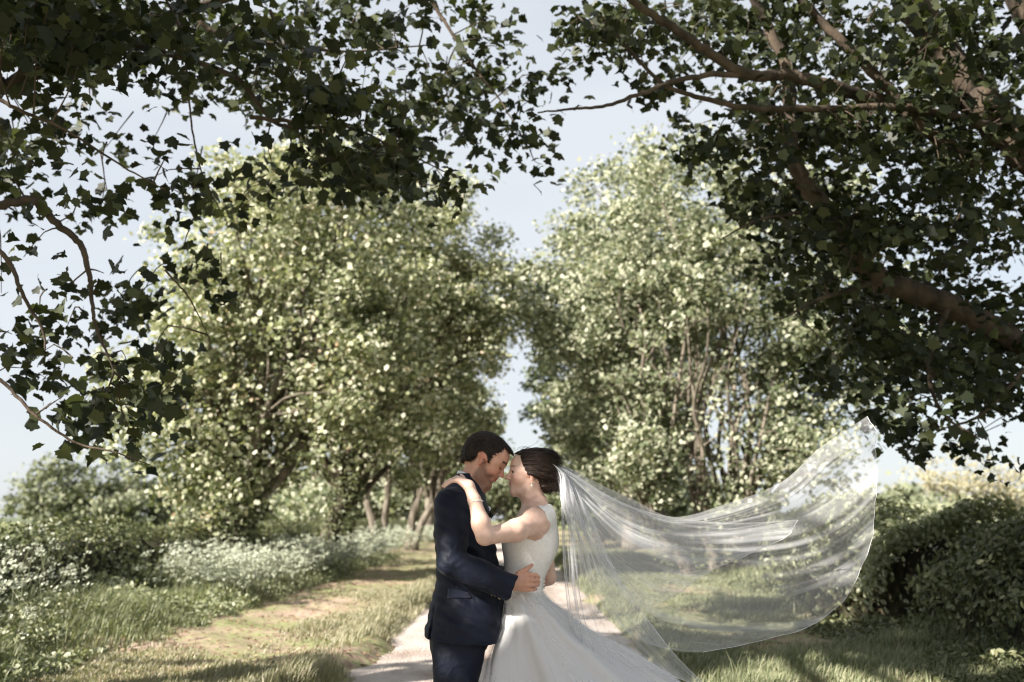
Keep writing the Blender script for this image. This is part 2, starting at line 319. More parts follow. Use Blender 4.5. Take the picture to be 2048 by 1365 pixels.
# cow parsley: fine stems carrying flat heads of tiny white florets
def parsley(x0, x1, y0, y1, m, hm, lab, seed, yexp=1.3):
    rng = np.random.default_rng(seed); st = Acc(); fl = Acc()
    fp = []; fs = []
    for i in range(m):
        y = y0 + (y1-y0)*rng.random()**yexp; x = rng.uniform(x0, x1)
        if vnoise(np.array(x), np.array(y), 1.5, seed) < -.5: continue
        h = hm*rng.uniform(.35, 1.12); b = np.array([x, y, float(gh(np.array(x), np.array(y)))])
        lean = np.array([rng.normal(.22, .15), rng.normal(0, .12), 1])*h
        P = np.array([b, b + lean*[.3, .3, .55], b + lean]); st.tube(spline(P, 4), [.005, .004, .003, .002], 3, False)
        for k in range(rng.integers(3, 6)):
            t0 = b + lean*rng.uniform(.6, .95); q = t0 + np.array([rng.normal(.04, .1), rng.normal(0, .1), rng.uniform(.05, .2)])
            st.tube(np.array([t0, q]), [.0025, .0015], 3, False)
            nn = rng.integers(6, 13); an = rng.uniform(0, 6.28, nn); rr = .045*np.sqrt(rng.random(nn))
            fp.append(np.stack([q[0]+rr*np.cos(an), q[1]+rr*np.sin(an), q[2]+.012*rng.normal(size=nn)], 1)); fs.append(np.full(nn, .011)*rng.uniform(.7, 1.4, nn)*(1+.02*y))
    fp = np.concatenate(fp); fs = np.concatenate(fs)
    T = np.array([(math.cos(t), math.sin(t), 0) for t in np.arange(5)*2*math.pi/5])
    fl.scatter(T, [(0, 1, 2, 3, 4)], fp, leaf_frames(fp, fs, rng, up=1.0, jitter=.5, bias=(-.5, -.3, 0)))
    me = st.mesh('cow_parsley')
    o = link('cow_parsley', me, grass_d, kind='stuff', label=lab, cat='wild flowers')
    link('flower_heads', fl.mesh('flower_heads'), umbel_m, parent=o, kind='stuff')
parsley(-5.6, -3.85, 15, 33, 950, .66, 'bank of white cow parsley along the left verge', 51)
parsley(-5.9, -4.9, 8.5, 13, 55, .85, 'tall cow parsley in front of the near left hedge', 52)
parsley(-5.4, -4.1, 7.4, 10.5, 60, .7, 'cow parsley gone to seed in the near left corner', 54)
parsley(-5.4, -3.9, 32, 60, 500, .8, 'distant cow parsley where the lane narrows', 53)

# ------------------------------------------------------------------ hedges: twiggy cores in a skin of leaves
def hedge(lab, pts, width, hf, seed, mat, n, size, top_bias=.3):
    """pts: centre line [(x,y)], hf(x,y)->height"""
    rng = np.random.default_rng(seed); P = np.array(pts, float)
    seg = np.linalg.norm(np.diff(P, axis=0), axis=1); cum = np.concatenate([[0], np.cumsum(seg)])
    def at(s):
        return np.stack([np.interp(s, cum, P[:, 0]), np.interp(s, cum, P[:, 1])], -1)
    Lt = cum[-1]
    # core
    ns = int(Lt/.25)+2; s = np.linspace(0, Lt, ns); c = at(s); t = np.gradient(c, axis=0); t /= np.linalg.norm(t, axis=1)[:, None]; nr = np.stack([-t[:, 1], t[:, 0]], 1)
    K = 12; an = np.linspace(0, math.pi, K); rows = []
    for i in range(ns):
        hgt = hf(*c[i])*.86; wv = width*.36*(1+.2*math.sin(i*1.7)); e = min(1, (i+.3)/3, (ns-1-i+.3)/3)
        g = float(gh(c[i, 0], c[i, 1]))
        for aa in an:
            r_ = 1 + .10*math.sin(5*aa+i*1.3)
            rows.append((c[i, 0]+nr[i, 0]*math.cos(aa)*wv*r_*e, c[i, 1]+nr[i, 1]*math.cos(aa)*wv*r_*e, g - .05 + hgt*(math.sin(aa)**.55)*(r_*.95)*(.4+.6*e)))
    i = np.arange(ns-1)[:, None]*K; j = np.arange(K-1)[None]
    F = np.stack([i+j, i+j+1, i+K+j+1, i+K+j], -1).reshape(-1, 4)
    core = mesh_np('branches', np.array(rows), [F], True)
    o = bpy.data.objects.new('hedge', None); C.objects.link(o); o.location = (P[0, 0], P[0, 1], 0); o['label'] = lab; o['category'] = 'hedge'
    link('branches', core, twig_m, parent=o)
    a = Acc(); s = rng.random(n)*Lt; c = at(s); t = at(np.minimum(s+.1, Lt)) - at(np.maximum(s-.1, 0)); t /= np.linalg.norm(t, axis=1)[:, None]+1e-9; nr = np.stack([-t[:, 1], t[:, 0]], 1)
    aa = rng.random(n)*math.pi; hh = np.array([hf(*q) for q in c]); lump = 1 + .13*vnoise(s*1.0, aa*1.2, 2.6, seed) + .05*rng.normal(size=n)
    rr = np.clip(lump - .28*rng.random(n)**2, .5, 1.35)
    off = np.cos(aa)*width*.5*rr
    p = np.stack([c[:, 0]+nr[:, 0]*off, c[:, 1]+nr[:, 1]*off, gh(c[:, 0], c[:, 1]) + hh*(np.sin(aa)**.4)*(.5+.5*rr)], 1)
    nrm = np.stack([nr[:, 0]*np.cos(aa), nr[:, 1]*np.cos(aa), np.sin(aa)], 1) + .7*rng.normal(size=(n, 3))
    a.scatter(T_OVAL, F_OVAL, p, basis(nrm, rng)*(size*rng.uniform(.6, 1.3, n))[:, None, None])
    # whips sticking out of the top
    for k in range(int(Lt*3)):
        q = at(rng.random()*Lt); b = np.array([q[0]+rng.normal(0, .25), q[1], float(gh(q[0], q[1])) + hf(*q)*.9]); d = np.array([rng.normal(.1, .1), rng.normal(0, .1), rng.uniform(.12, .32)])
        m_ = 7; tt = np.linspace(.2, 1, m_)[:, None]; pp = b + d*tt + .02*rng.normal(size=(m_, 3))
        a.scatter(T_OVAL, F_OVAL, pp, leaf_frames(pp, np.full(m_, size*.9), rng))
    link('foliage', a.mesh('foliage'), mat, parent=o)
    return o
twig_m = noisemat('twig_core', [(0.35, (0.012, 0.012, 0.008)), (0.6, (0.05, 0.045, 0.025)), (0.8, (0.13, 0.09, 0.06))], scale=14, rough=0.95, bump=1.0, stretch=(1, 1, .5))
hedge('long clipped hedge behind the cow parsley on the left', [(-6.9, 7.0), (-6.6, 15), (-6.7, 24), (-6.9, 40), (-6.6, 70)], 1.4, lambda x, y: 1.0 + .06*math.sin(y*.9) + .05*math.sin(y*2.3), 61, lf_hedge, 52000, .075)
hedge('dark near hedge at the lower right corner', [(6.1, 5.6), (5.65, 8.5), (5.6, 11.2)], 2.6, lambda x, y: 1.06 + .07*math.sin(y*1.9), 62, lf_hedge, 30000, .07)
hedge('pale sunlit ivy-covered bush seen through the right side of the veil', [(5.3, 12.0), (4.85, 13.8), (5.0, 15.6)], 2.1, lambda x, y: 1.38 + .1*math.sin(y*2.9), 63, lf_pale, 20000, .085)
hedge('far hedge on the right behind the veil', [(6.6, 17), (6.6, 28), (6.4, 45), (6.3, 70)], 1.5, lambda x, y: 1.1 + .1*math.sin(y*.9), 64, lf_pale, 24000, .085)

# ------------------------------------------------------------------ trees
def tree(lab, base, blobs, limbs, fork, r0, ncl, nleaf, size, seed, lmat, bmat, group=None, stems=None, sig=.29, cat='tree', ivy=0, template=(T_LEAF, F_LEAF), keepfn=None, name='sycamore_tree', wind=(.5, .1, 0), up=.5):
    """blobs: [(cx,cy,cz, rx,ry,rz, weight)] relative to base; limbs: number of main limbs"""
    rng = np.random.default_rng(seed); base = np.array(base, float)
    root = empty(name, tuple(base), lab, cat, group)
    W = np.array([b[6] for b in blobs]); W = W/W.sum()
    pick = rng.choice(len(blobs), ncl, p=W); B = np.array([b[:6] for b in blobs])[pick]
    d = rng.normal(size=(ncl, 3)); d /= np.linalg.norm(d, axis=1)[:, None]; rad = rng.random(ncl)**.42
    cl = base + B[:, :3] + d*rad[:, None]*B[:, 3:6]
    cl = cl[cl[:, 2] > base[2] + .5]
    tr = Acc(); stems = stems or [(0, 0, 0, 0)]
    nodes = []; nrad = []
    fk = []
    for (sx, sy, ex, ey) in stems:
        P = np.array([[sx, sy, -.1], [sx + (ex-sx)*.3 + .05*rng.normal(), sy+(ey-sy)*.3, fork*.45], [ex, ey, fork]]) + base
        Q = spline(P, 9); k_ = 1/len(stems)**.4
        tr.tube(Q, np.linspace(r0*1.25, r0*.8, 9)*k_*np.array([1.25, 1.05] + [1]*7), 10); fk.append(Q[-1]); nodes += list(Q[4:]); nrad += [r0*.7]*5
    far = cl[np.argsort(-(np.linalg.norm((cl-base)*[1, 1, .8], axis=1)))]
    ends = far[rng.choice(max(limbs, int(len(far)*.75)), limbs, replace=False)] if len(far) > limbs else far
    for e in ends:
        s = fk[int(np.argmin([abs(e[0]-q[0]) + .3*abs(e[1]-q[1]) for q in fk]))] - np.array([0, 0, fork*.35*rng.random()])
        v = e - s; ln = np.linalg.norm(v)
        P = [s]
        for t in (.25, .5, .75):
            P.append(s + v*[t, t, t**.8] + rng.normal(size=3)*ln*.045)
        P.append(e); Q = spline(np.array(P), 16)
        rr = np.interp(np.linspace(0, 1, 16), [0, 1], [r0*.42/len(stems)**.3, .015]); tr.tube(Q, rr, 6); nodes += list(Q[2:]); nrad += list(rr[2:])
    nodes = np.array(nodes); nrad = np.array(nrad)
    tips = []
    for c in cl:
        dd = np.linalg.norm(nodes - c, axis=1) + .6*np.maximum(0, nodes[:, 2]-c[2]); i = int(np.argmin(dd)); s = nodes[i]
        if dd[i] < .05: continue
        mid = (s+c)/2 + rng.normal(size=3)*dd[i]*.08 + [0, 0, .05*dd[i]]
        Q = spline(np.array([s, mid, c]), 6); tr.tube(Q, np.linspace(min(nrad[i]*.5, .035), .006, 6), 4, False)
    link('trunk', tr.mesh('trunk', True), bmat, parent=root)
    # leaves
    per = nleaf//len(cl)
    c = np.repeat(cl, per, 0); vig = np.repeat(rng.uniform(.6, 1.35, len(cl)), per)
    p = c + rng.normal(size=c.shape)*(sig*vig)[:, None]*[1, 1, .62]
    if keepfn is not None: p = p[keepfn(p - base, rng)]
    sz = size*rng.uniform(.55, 1.25, len(p))
    a = Acc(); a.scatter(template[0], template[1], p, leaf_frames(p, sz, rng, up=up, head=np.array([wind])+0*p, bias=(-.55, -.65, 0), jitter=1.0))
    link('crown', a.mesh('crown'), lmat, parent=root)
    if ivy:
        m = ivy; t = rng.random(m); st = [stems[i] for i in rng.integers(0, len(stems), m)]; st = np.array(st)
        z = t**.8*(fork*1.5); th = rng.random(m)*6.28; R_ = r0*(1.35-.3*t) + .16*rng.random(m) + .12*np.abs(np.sin(z*3+th))
        f_ = np.clip(z/fork, 0, 1)[:, None]
        cxy = st[:, :2]*(1-f_) + st[:, 2:]*f_
        p = np.stack([cxy[:, 0]+np.cos(th)*R_, cxy[:, 1]+np.sin(th)*R_, z], 1) + base
        nn = np.stack([np.cos(th), np.sin(th), .5+0*th], 1) + .6*rng.normal(size=(m, 3))
        a = Acc(); a.scatter(T_OVAL, F_OVAL, p, basis(nn, rng)*(.085*rng.uniform(.6, 1.3, m))[:, None, None])
        link('ivy', a.mesh('ivy'), lf_hedge, parent=root)
    return root
GL = 'sycamores lining the left side of the lane'; GR = 'sycamores lining the right side of the lane'
tree('broad leafy sycamore with ivy-clad trunk, nearest in the left row', (-5.75, 21, .2), [(1.1, 0, 6.0, 3.3, 3, 3.7, 3), (-.9, 0, 3.7, 2.5, 2.4, 1.8, 1.3), (1.9, 0, 4.4, 2.8, 2.6, 2.2, 1.2), (-.2, 0, 2.0, 1.2, 1.2, 1.1, .45), (.9, 0, 8.0, 2.0, 2, 1.7, .4)], 26, 1.6, .22, 380, 56000, .115, 101, lf_bgL, bark, GL, ivy=3600, keepfn=lambda q, r: ~((np.abs(q[:, 0]-.5-.2*(q[:, 2]-4)) < .8) & (q[:, 2] > 2.6) & (q[:, 2] < 6.6) & (q[:, 1] < .2) & (r.random(len(q)) < .6)))
tree('sycamore with a dark leaning ivy trunk and long bare limb, second in the left row', (-4.9, 27.5, .2), [(0, 0, 7.4, 4.4, 3.4, 4.4, 3), (2.2, 0, 5.4, 2.8, 2.4, 2.4, 1.2), (.3, .5, 3.2, 3.0, 2.2, 1.3, .6), (2.9, 0, 8.6, 2.1, 2, 2.6, .9), (3.9, 0, 7.2, 1.5, 2, 1.4, .55)], 24, 2.0, .24, 330, 54000, .122, 102, lf_bgL, bark_dark, GL, ivy=2800, stems=[(-.1, 0, .45, 0)], keepfn=lambda q, r: ~((np.abs(q[:, 0]-1.2-.75*(q[:, 2]-3)) < .7) & (q[:, 2] > 1.6) & (q[:, 2] < 5) & (q[:, 1] < .3) & (r.random(len(q)) < .8)))
tree('multi-stemmed sycamore with pale bare stems, farther along the left row', (-4.9, 42, .2), [(0.4, 0, 8.0, 3.9, 3.8, 4.4, 3), (.6, .8, 4.4, 3.6, 2.4, 2.3, 1.3)], 30, 2.0, .3, 260, 44000, .14, 103, lf_bgR, bark, GL, stems=[(-.7, 0, -1.2, 0), (-.4, .4, -.3, 0), (.6, 0, .9, 0), (.8, 0, 1.7, .2)])
tree('tall darker sycamore whose crown shows above the far left row', (-4.6, 56, .2), [(0.2, 0, 11.5, 4.0, 4, 5.5, 3), (1.0, 0, 5.5, 3.2, 3, 3, 1)], 12, 3, .3, 150, 17000, .22, 104, lf_dark, bark, GL)
tree('small distant sycamore at the far end of the left row', (-4.3, 74, .2), [(0, 0, 7.5, 3.8, 4, 5, 1)], 10, 3, .3, 120, 12000, .25, 105, lf_bgR, bark, GL)
tree('big sycamore with fanned pale stems behind the veil, nearest in the right row', (4.5, 22.5, .2), [(-.5, .3, 6.9, 3.5, 2.8, 3.4, 3), (-2.0, 1, 3.5, 1.7, 1.8, 2.2, .9), (2.2, 0, 4.6, 2.5, 2.2, 2.0, 1.1), (2.6, 0, 7.0, 2.4, 2, 2.4, .8), (.3, -.7, 2.7, 3.0, 1.3, 1.5, .9)], 46, .8, .2, 370, 60000, .112, 106, lf_bgR, bark, GR, stems=[(0, 0, -.2, 0), (-.5, .3, -1.3, .3), (.2, .2, .5, 0)], ivy=900,
    keepfn=lambda q, r: ~((np.abs(q[:, 0]+.1-.12*(q[:, 2]-3)) < 1.15) & (q[:, 2] > 2.0) & (q[:, 2] < 5.4) & (q[:, 1] < .5) & (r.random(len(q)) < .82)))
tree('second sycamore in the right row, crown arching over the lane', (5.0, 31, .2), [(-.3, 0, 8.4, 4.0, 3.4, 4.6, 3), (-1.5, 0, 3.6, 2.8, 2.6, 2.2, 1), (-2.7, 0, 8.0, 1.9, 2, 2.8, .8), (-4.0, 0, 7.9, 1.4, 2, 1.5, .5)], 20, 1.8, .26, 260, 44000, .13, 107, lf_bgR, bark, GR, stems=[(0, 0, -.6, 0), (.4, 0, .9, 0)])
tree('third sycamore in the right row, partly hidden behind the bride', (4.9, 42, .2), [(0, 0, 8.0, 4.1, 3.8, 4.6, 3), (-.5, 0, 3.6, 3.4, 3, 2.5, 1.4)], 14, 2, .28, 190, 23000, .2, 108, lf_bgR, bark, GR)
tree('fourth sycamore in the right row beside the gap of sky', (4.7, 56, .2), [(0, 0, 8.5, 4.2, 4, 6, 3), (-.5, 0, 3.2, 3.6, 3, 2.4, 1)], 12, 2, .28, 140, 13000, .24, 109, lf_dark, bark, GR)
# far trees and bushes
for (lab, x, y, rx, rz, cz, mt, sd, nl, nm) in (
    ('rounded grey-green tree beyond the left hedge', -50, 118, 9.0, 4.6, 4.4, far_m, 201, 9000, 'oak_tree'),
    ('lower rounded tree beside it beyond the left hedge', -38, 122, 6.5, 4.0, 3.6, far_m, 202, 6000, 'oak_tree'),
    ('bushy far tree between the left hedge and the ivy trunk', -26, 100, 7, 3.6, 3.0, far_m, 203, 6000, 'oak_tree'),
    ('dark thicket closing the end of the lane', 0.5, 125, 11, 5.5, 4.5, far_m, 204, 14000, 'thicket'),
    ('bushes filling the gap beneath the far left trees', -9.5, 66, 5.5, 2.9, 2.4, lf_bgR, 209, 7000, 'thicket'),
    ('bushy field-edge growth left of the far left trunks', -17, 80, 7, 3.2, 2.8, far_m, 210, 6000, 'thicket'),
    ('bushes glimpsed under the right-hand trees behind the veil', 11, 70, 6, 2.8, 2.3, far_m, 211, 6000, 'thicket'),
    ('thin pale tree in early leaf beyond the right hedge', 43, 95, 6.5, 3.6, 4.6, far_m2, 205, 3000, 'ash_tree'),
    ('second thin pale tree at the right edge of the field', 54, 100, 6, 2.8, 3.4, far_m2, 206, 2600, 'ash_tree'),
    ('pale leafless-looking tree just right of the veil', 35, 98, 3.4, 2.2, 2.6, far_m2, 207, 900, 'ash_tree'),
    ('olive far bush behind the bright ivy bush', 30, 78, 5.5, 2.2, 1.6, far_m, 208, 4500, 'thicket')):
    tree(lab, (x, y, 0), [(0, 0, cz, rx, 4, rz, 3), (-rx*.5, 0, cz*.7, rx*.55, 3, rz*.7, 1), (rx*.5, 0, cz*.75, rx*.5, 3, rz*.65, 1)], 14, 1.5, .3, 110, nl, .5 if mt is far_m else .34, sd, mt, bark, None, sig=.75 if mt is far_m else .6, name=nm, cat='tree' if 'tree' in nm else 'bushes')
# low hill on the horizon
hx = np.linspace(-700, 900, 60); 
def hill_z(x, y): return np.maximum(-2, (9*np.exp(-((x-420)/230)**2) + 4*np.exp(-((x+300)/200)**2) + 3*np.exp(-((x-120)/110)**2) + 1.2*np.sin(x*.02))*np.exp(-((y-700)/120)**2) - .3)
link('hills', grid_mesh('hills', np.linspace(-900, 1100, 90), np.linspace(450, 1000, 24), hill_z), noisemat('hill_wood', [(.35, (.08, .1, .06)), (.6, (.14, .16, .09))], scale=.05, bump=0), kind='structure')

# ------------------------------------------------------------------ the two near trees whose boughs frame the picture
LIT = []      # discs (centre, radius) that the sun reaches between the leaves
def lit(px, py, dy, r): LIT.append((PX(px, py, dy), r))
lit(1026, 1052, -.30, .10); lit(1004, 1062, -.33, .07); lit(1055, 1042, -.25, .06)
lit(908, 1108, -.28, .05); lit(898, 1178, -.2, .045); lit(922, 1216, -.2, .06); lit(962, 1232, -.2, .055); lit(935, 1238, -.2, .03)
lit(898, 1312, -.2, .05); lit(902, 1345, -.2, .045)
lit(1045, 1215, -.2, .02); lit(1062, 1245, -.2, .02); lit(1085, 1285, -.3, .025)
lit(1040, 914, -.06, .018); lit(1105, 1010, -.05, .012); lit(1112, 1050, -.05, .012); LIT.append((np.array([4.6, 13.6, 1.1]), 1.3))
lit(893, 965, -.2, .03)
for gx, gy, gr in ((-1.0, 11, .8), (-2.2, 11, .8), (-3.0, 13.2, 1.0), (-4.8, 9.2, .6), (-5.2, 11.5, .8), (3, 11.5, .5), (2.2, 12.6, .5), (-1.2, 12.3, .8), (-2.6, 12.2, .9), (-2.2, 14.5, .9), (-3.3, 14.8, .7), (-.3, 13.8, .6), (-1.7, 10.2, .35), (-2.9, 9.8, .3), (.6, 9.6, .4), (2.6, 16, .8), (3.6, 16.5, .7), (-.8, 9.2, .25), (3.4, 9.5, .2), (2.5, 9.0, .25), (4.2, 8.6, .2)): LIT.append((np.array([gx, gy, .05]), gr))
for q in ((1300, 1045), (1500, 1040), (1440, 1050), (1570, 1010), (1650, 920), (1180, 1000), (1240, 1020)): lit(q[0], q[1], 0, .13)
sv = np.array(SUN); sv = sv/np.linalg.norm(sv)
def sunlit_keep(p, rmax=9):
    """False where a leaf would stand between the sun and one of the lit patches"""
    k = np.ones(len(p), bool)
    for c, r in LIT:
        if r > rmax: continue
        q = p - c; t = q @ sv; dist = np.linalg.norm(q - t[:, None]*sv, axis=1)
        k &= ~((t > .3) & (dist < r + .03))
    return k
def out_of_frame(p):
    x, y, f = proj(p); return (f < .5) | (x < -60) | (x > 2108) | (y < -60) | (y > 1420)

def near_tree(lab, base, trunk, boughs, sprays, blobs, ncl, nleaf, seed, size, bm, lm, dens, dd0, dd1):
    rng = np.random.default_rng(seed); root = empty('sycamore_tree', base, lab, 'tree')
    tr = Acc()
    for P, r_a, r_b in trunk:
        Q = spline(np.array(P), 12); tr.tube(Q, np.linspace(r_a, r_b, 12), 14)
    link('trunk', tr.mesh('trunk', True), bm, parent=root)
    nodes = []
    for P, r_a, r_b in boughs:
        pts = np.array([PX(q[0], q[1], Y=q[2]) for q in P]); Q = spline(pts, 6*len(P))
        Q[1:-1] += rng.normal(size=(len(Q)-2, 3))*(.16*np.linspace(r_a, r_b, len(Q))[1:-1, None] + .001)
        b = Acc(); b.tube(Q, np.linspace(r_a, r_b, len(Q)), 7); link('branch', b.mesh('branch', True), bm, parent=root); nodes.append(Q)
    nodes = np.concatenate(nodes)
    tw = Acc(); LP = []; LS = []
    for (px, py, rx, ry, d0, d1, n) in sprays:
        for k in range(int(n*dens)):
            u = rng.normal(size=2)*.55; u = u if np.hypot(*u) < 1.15 else u*.5
            c = PX(px+rx*u[0], py+ry*u[1], Y=rng.uniform(d0 + dd0*.5, d1 + dd1))
            i = int(np.argmin(np.linalg.norm(nodes-c, axis=1))); s = nodes[i]; v = c - s; ln = np.linalg.norm(v)
            if ln > .12:
                if ln > .7: s = c - v/ln*.7*rng.uniform(.4, 1); v = c - s; ln = np.linalg.norm(v)
                Q = spline(np.array([s, s+v*.5 + rng.normal(size=3)*.07*ln + [0, 0, .08*ln], c]), 5); tw.tube(Q, np.linspace(.007, .0025, 5), 4, False)
            m = rng.integers(13, 26); q = c + rng.normal(size=(m, 3))*[.15, .13, .085]; q[:, 2] -= .05
            LP.append(q); LS.append(size*rng.uniform(.6, 1.2, m))
    p = np.concatenate(LP); s_ = np.concatenate(LS)
    k = sunlit_keep(p, .11); p, s_ = p[k], s_[k]
    a = Acc(); fr = leaf_frames(p, s_, rng, up=.7, head=np.array([[.7, 0, -.7]])+0*p, jitter=.85, bias=(-.1, -.3, 0)); a.scatter(T_MAPLE, F_MAPLE, p[0::3], fr[0::3]); a.scatter(T_MAPLE2, F_MAPLE, p[1::3], fr[1::3]); a.scatter(T_MAPLE3, F_MAPLE, p[2::3], fr[2::3])
    link('twigs', tw.mesh('twigs'), bm, parent=root, kind='stuff')
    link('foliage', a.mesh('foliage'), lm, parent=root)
    # the high crown, out of view, its gaps and density shaped to dapple the couple
    W = np.array([b[6] for b in blobs]); pick = rng.choice(len(blobs), ncl, p=W/W.sum()); B = np.array([b[:6] for b in blobs])[pick]
    d = rng.normal(size=(ncl, 3)); d /= np.linalg.norm(d, axis=1)[:, None]; cl = B[:, :3] + d*(rng.random(ncl)**.4)[:, None]*B[:, 3:6]
    hb = Acc(); top = np.array(trunk[0][0][-1])
    for i in range(26):
        e = cl[rng.integers(ncl)]; v = e-top; Q = spline(np.array([top, top+v*[.4, .4, .55], e]), 10)
        if out_of_frame(Q).all(): hb.tube(Q, np.linspace(.12, .02, 10), 6)
    if hb.V: link('upper_boughs', hb.mesh('upper_boughs', True), bm, parent=root)
    per = nleaf//ncl; c = np.repeat(cl, per, 0); p = c + rng.normal(size=c.shape)*.5*[1, 1, .6]
    e1 = np.cross(sv, [0, 0, 1]); e1 /= np.linalg.norm(e1); e2 = np.cross(sv, e1); gap = vnoise(p@e1, p@e2, 1.5, 77) > .28
    q = p - PX(985, 1100, 0); ax_ = np.linalg.norm(q - (q@sv)[:, None]*sv, axis=1); p = p[(~gap | (ax_ < 1.0)) & sunlit_keep(p) & out_of_frame(p)]
    a = Acc(); a.scatter(T_LEAF, F_LEAF, p, leaf_frames(p, .2*rng.uniform(.7, 1.3, len(p)), rng, up=.8))
    link('crown', a.mesh('crown'), lm, parent=root)
    return root

near_tree('dark sycamore boughs with large lobed leaves hanging over the top left of the lane', (-7.5, 5.0, .2),
    [([(-7.5, 5.0, -.1), (-7.4, 4.9, 2.2), (-7.3, 4.6, 4.6), (-7.2, 4.2, 7.5)], .42, .26)],
    [([(-420, 60, 6.4), (-60, 175, 6.6), (60, 150, 6.7), (150, 105, 6.8), (300, 40, 7.2), (520, -20, 7.6)], .07, .03),
     ([(-60, 60, 6.8), (150, 70, 7), (330, 108, 7.2), (470, 155, 7.4), (560, 250, 7.5), (700, 250, 7.8)], .035, .012),
     ([(-300, 250, 6), (-40, 400, 6.1), (60, 400, 6.2), (120, 450, 6.2), (160, 490, 6.2), (178, 540, 6.2), (182, 590, 6.2)], .035, .014),
     ([(182, 590, 6.2), (190, 650, 6.2), (215, 710, 6.3), (228, 745, 6.3)], .014, .004),
     ([(-60, 470, 5.8), (15, 520, 5.8), (45, 590, 5.8), (85, 660, 5.9), (90, 700, 5.9)], .018, .005),
     ([(-120, 700, 5.9), (0, 762, 6), (70, 830, 6), (150, 885, 6.1), (230, 905, 6.1), (300, 930, 6.2)], .014, .003),
     ([(350, -40, 7.5), (420, 60, 7.6), (560, 90, 7.8), (700, 103, 8), (860, 90, 8.2)], .025, .006),
     ([(500, 235, 7.2), (600, 245, 7.4), (690, 252, 7.6), (800, 300, 7.8), (900, 350, 8)], .018, .005),
     ([(300, -60, 7), (360, 60, 7), (375, 160, 7), (385, 260, 7), (405, 350, 7), (440, 420, 7)], .012, .004),
     ([(540, 20, 7.5), (580, 140, 7.6), (640, 230, 7.8), (700, 330, 8)], .014, .005),
     ([(820, -60, 8.5), (900, 60, 8.6), (960, 150, 8.6), (1000, 200, 8.7), (1060, 300, 8.7)], .02, .004),
     ([(0, 200, 6), (60, 230, 6), (130, 260, 6.1), (240, 330, 6.2), (330, 380, 6.3)], .014, .004),
     ([(330, 540, 6.6), (380, 600, 6.7), (420, 680, 6.8)], .008, .003)],
    [(80, 50, 200, 110, 5, 8, 210), (330, 50, 240, 85, 6, 9, 120), (520, 70, 200, 80, 6.5, 9, 60), (740, 30, 170, 60, 7, 9.5, 44), (930, 10, 80, 50, 7.5, 9.5, 15),
     (560, 170, 170, 80, 6.5, 9, 50), (700, 220, 160, 90, 6.5, 9, 80), (780, 330, 130, 80, 6.8, 9, 66), (640, 320, 120, 60, 6.8, 8.6, 28), (880, 190, 70, 90, 7.5, 9, 24), (965, 255, 36, 55, 7.8, 8.6, 15), (960, 150, 50, 60, 7.8, 8.6, 18),
     (1075, 160, 24, 34, 8, 8.4, 9), (1062, 250, 20, 60, 8, 8.4, 10), (1092, 322, 20, 16, 8, 8.4, 5), (1005, 50, 22, 60, 7.8, 8.4, 10),
     (100, 260, 120, 65, 5.2, 7, 26), (40, 390, 60, 110, 5.2, 6.6, 22), (190, 380, 80, 45, 5.6, 7, 9), (330, 330, 70, 70, 6, 7.4, 8), (410, 420, 55, 80, 6.4, 7.6, 10), (415, 540, 50, 60, 6.4, 7.6, 7), (480, 380, 60, 60, 6.6, 8, 6), (330, 500, 50, 40, 6.4, 7, 4),
     (60, 510, 35, 40, 5.5, 6.2, 3), (130, 590, 50, 40, 5.8, 6.4, 4), (90, 640, 80, 40, 5.7, 6.3, 6), (190, 560, 25, 30, 6, 6.4, 3), (270, 610, 80, 50, 6, 6.8, 11), (310, 690, 70, 50, 6, 7, 10), (40, 690, 50, 30, 5.6, 6.2, 3),
     (130, 730, 120, 35, 5.7, 6.4, 10), (210, 790, 110, 50, 5.8, 6.5, 13), (110, 800, 80, 40, 5.7, 6.3, 6), (190, 860, 80, 30, 5.9, 6.4, 6), (275, 895, 45, 22, 6, 6.4, 3), (330, 780, 50, 70, 6.2, 7, 6), (0, 600, 30, 90, 5.5, 6, 4)],
    [(-6.3, 2.6, 7.2, 5.2, 4.2, 4.2, 3), (-5.2, -1.5, 6.5, 4.5, 3.0, 3.0, 1.5), (-3.2, 4.0, 8.2, 3.6, 3.5, 2.6, 1.2), (-9.5, 6, 7, 4, 4, 4, 1), (-5.9, .5, 6.0, 2.4, 2.4, 1.7, 1.6)], 560, 26000, 301, .110, bark_dark, lf_near, .38, .7, 2.0)  # last blob: unseen dense foliage added to shade the couple

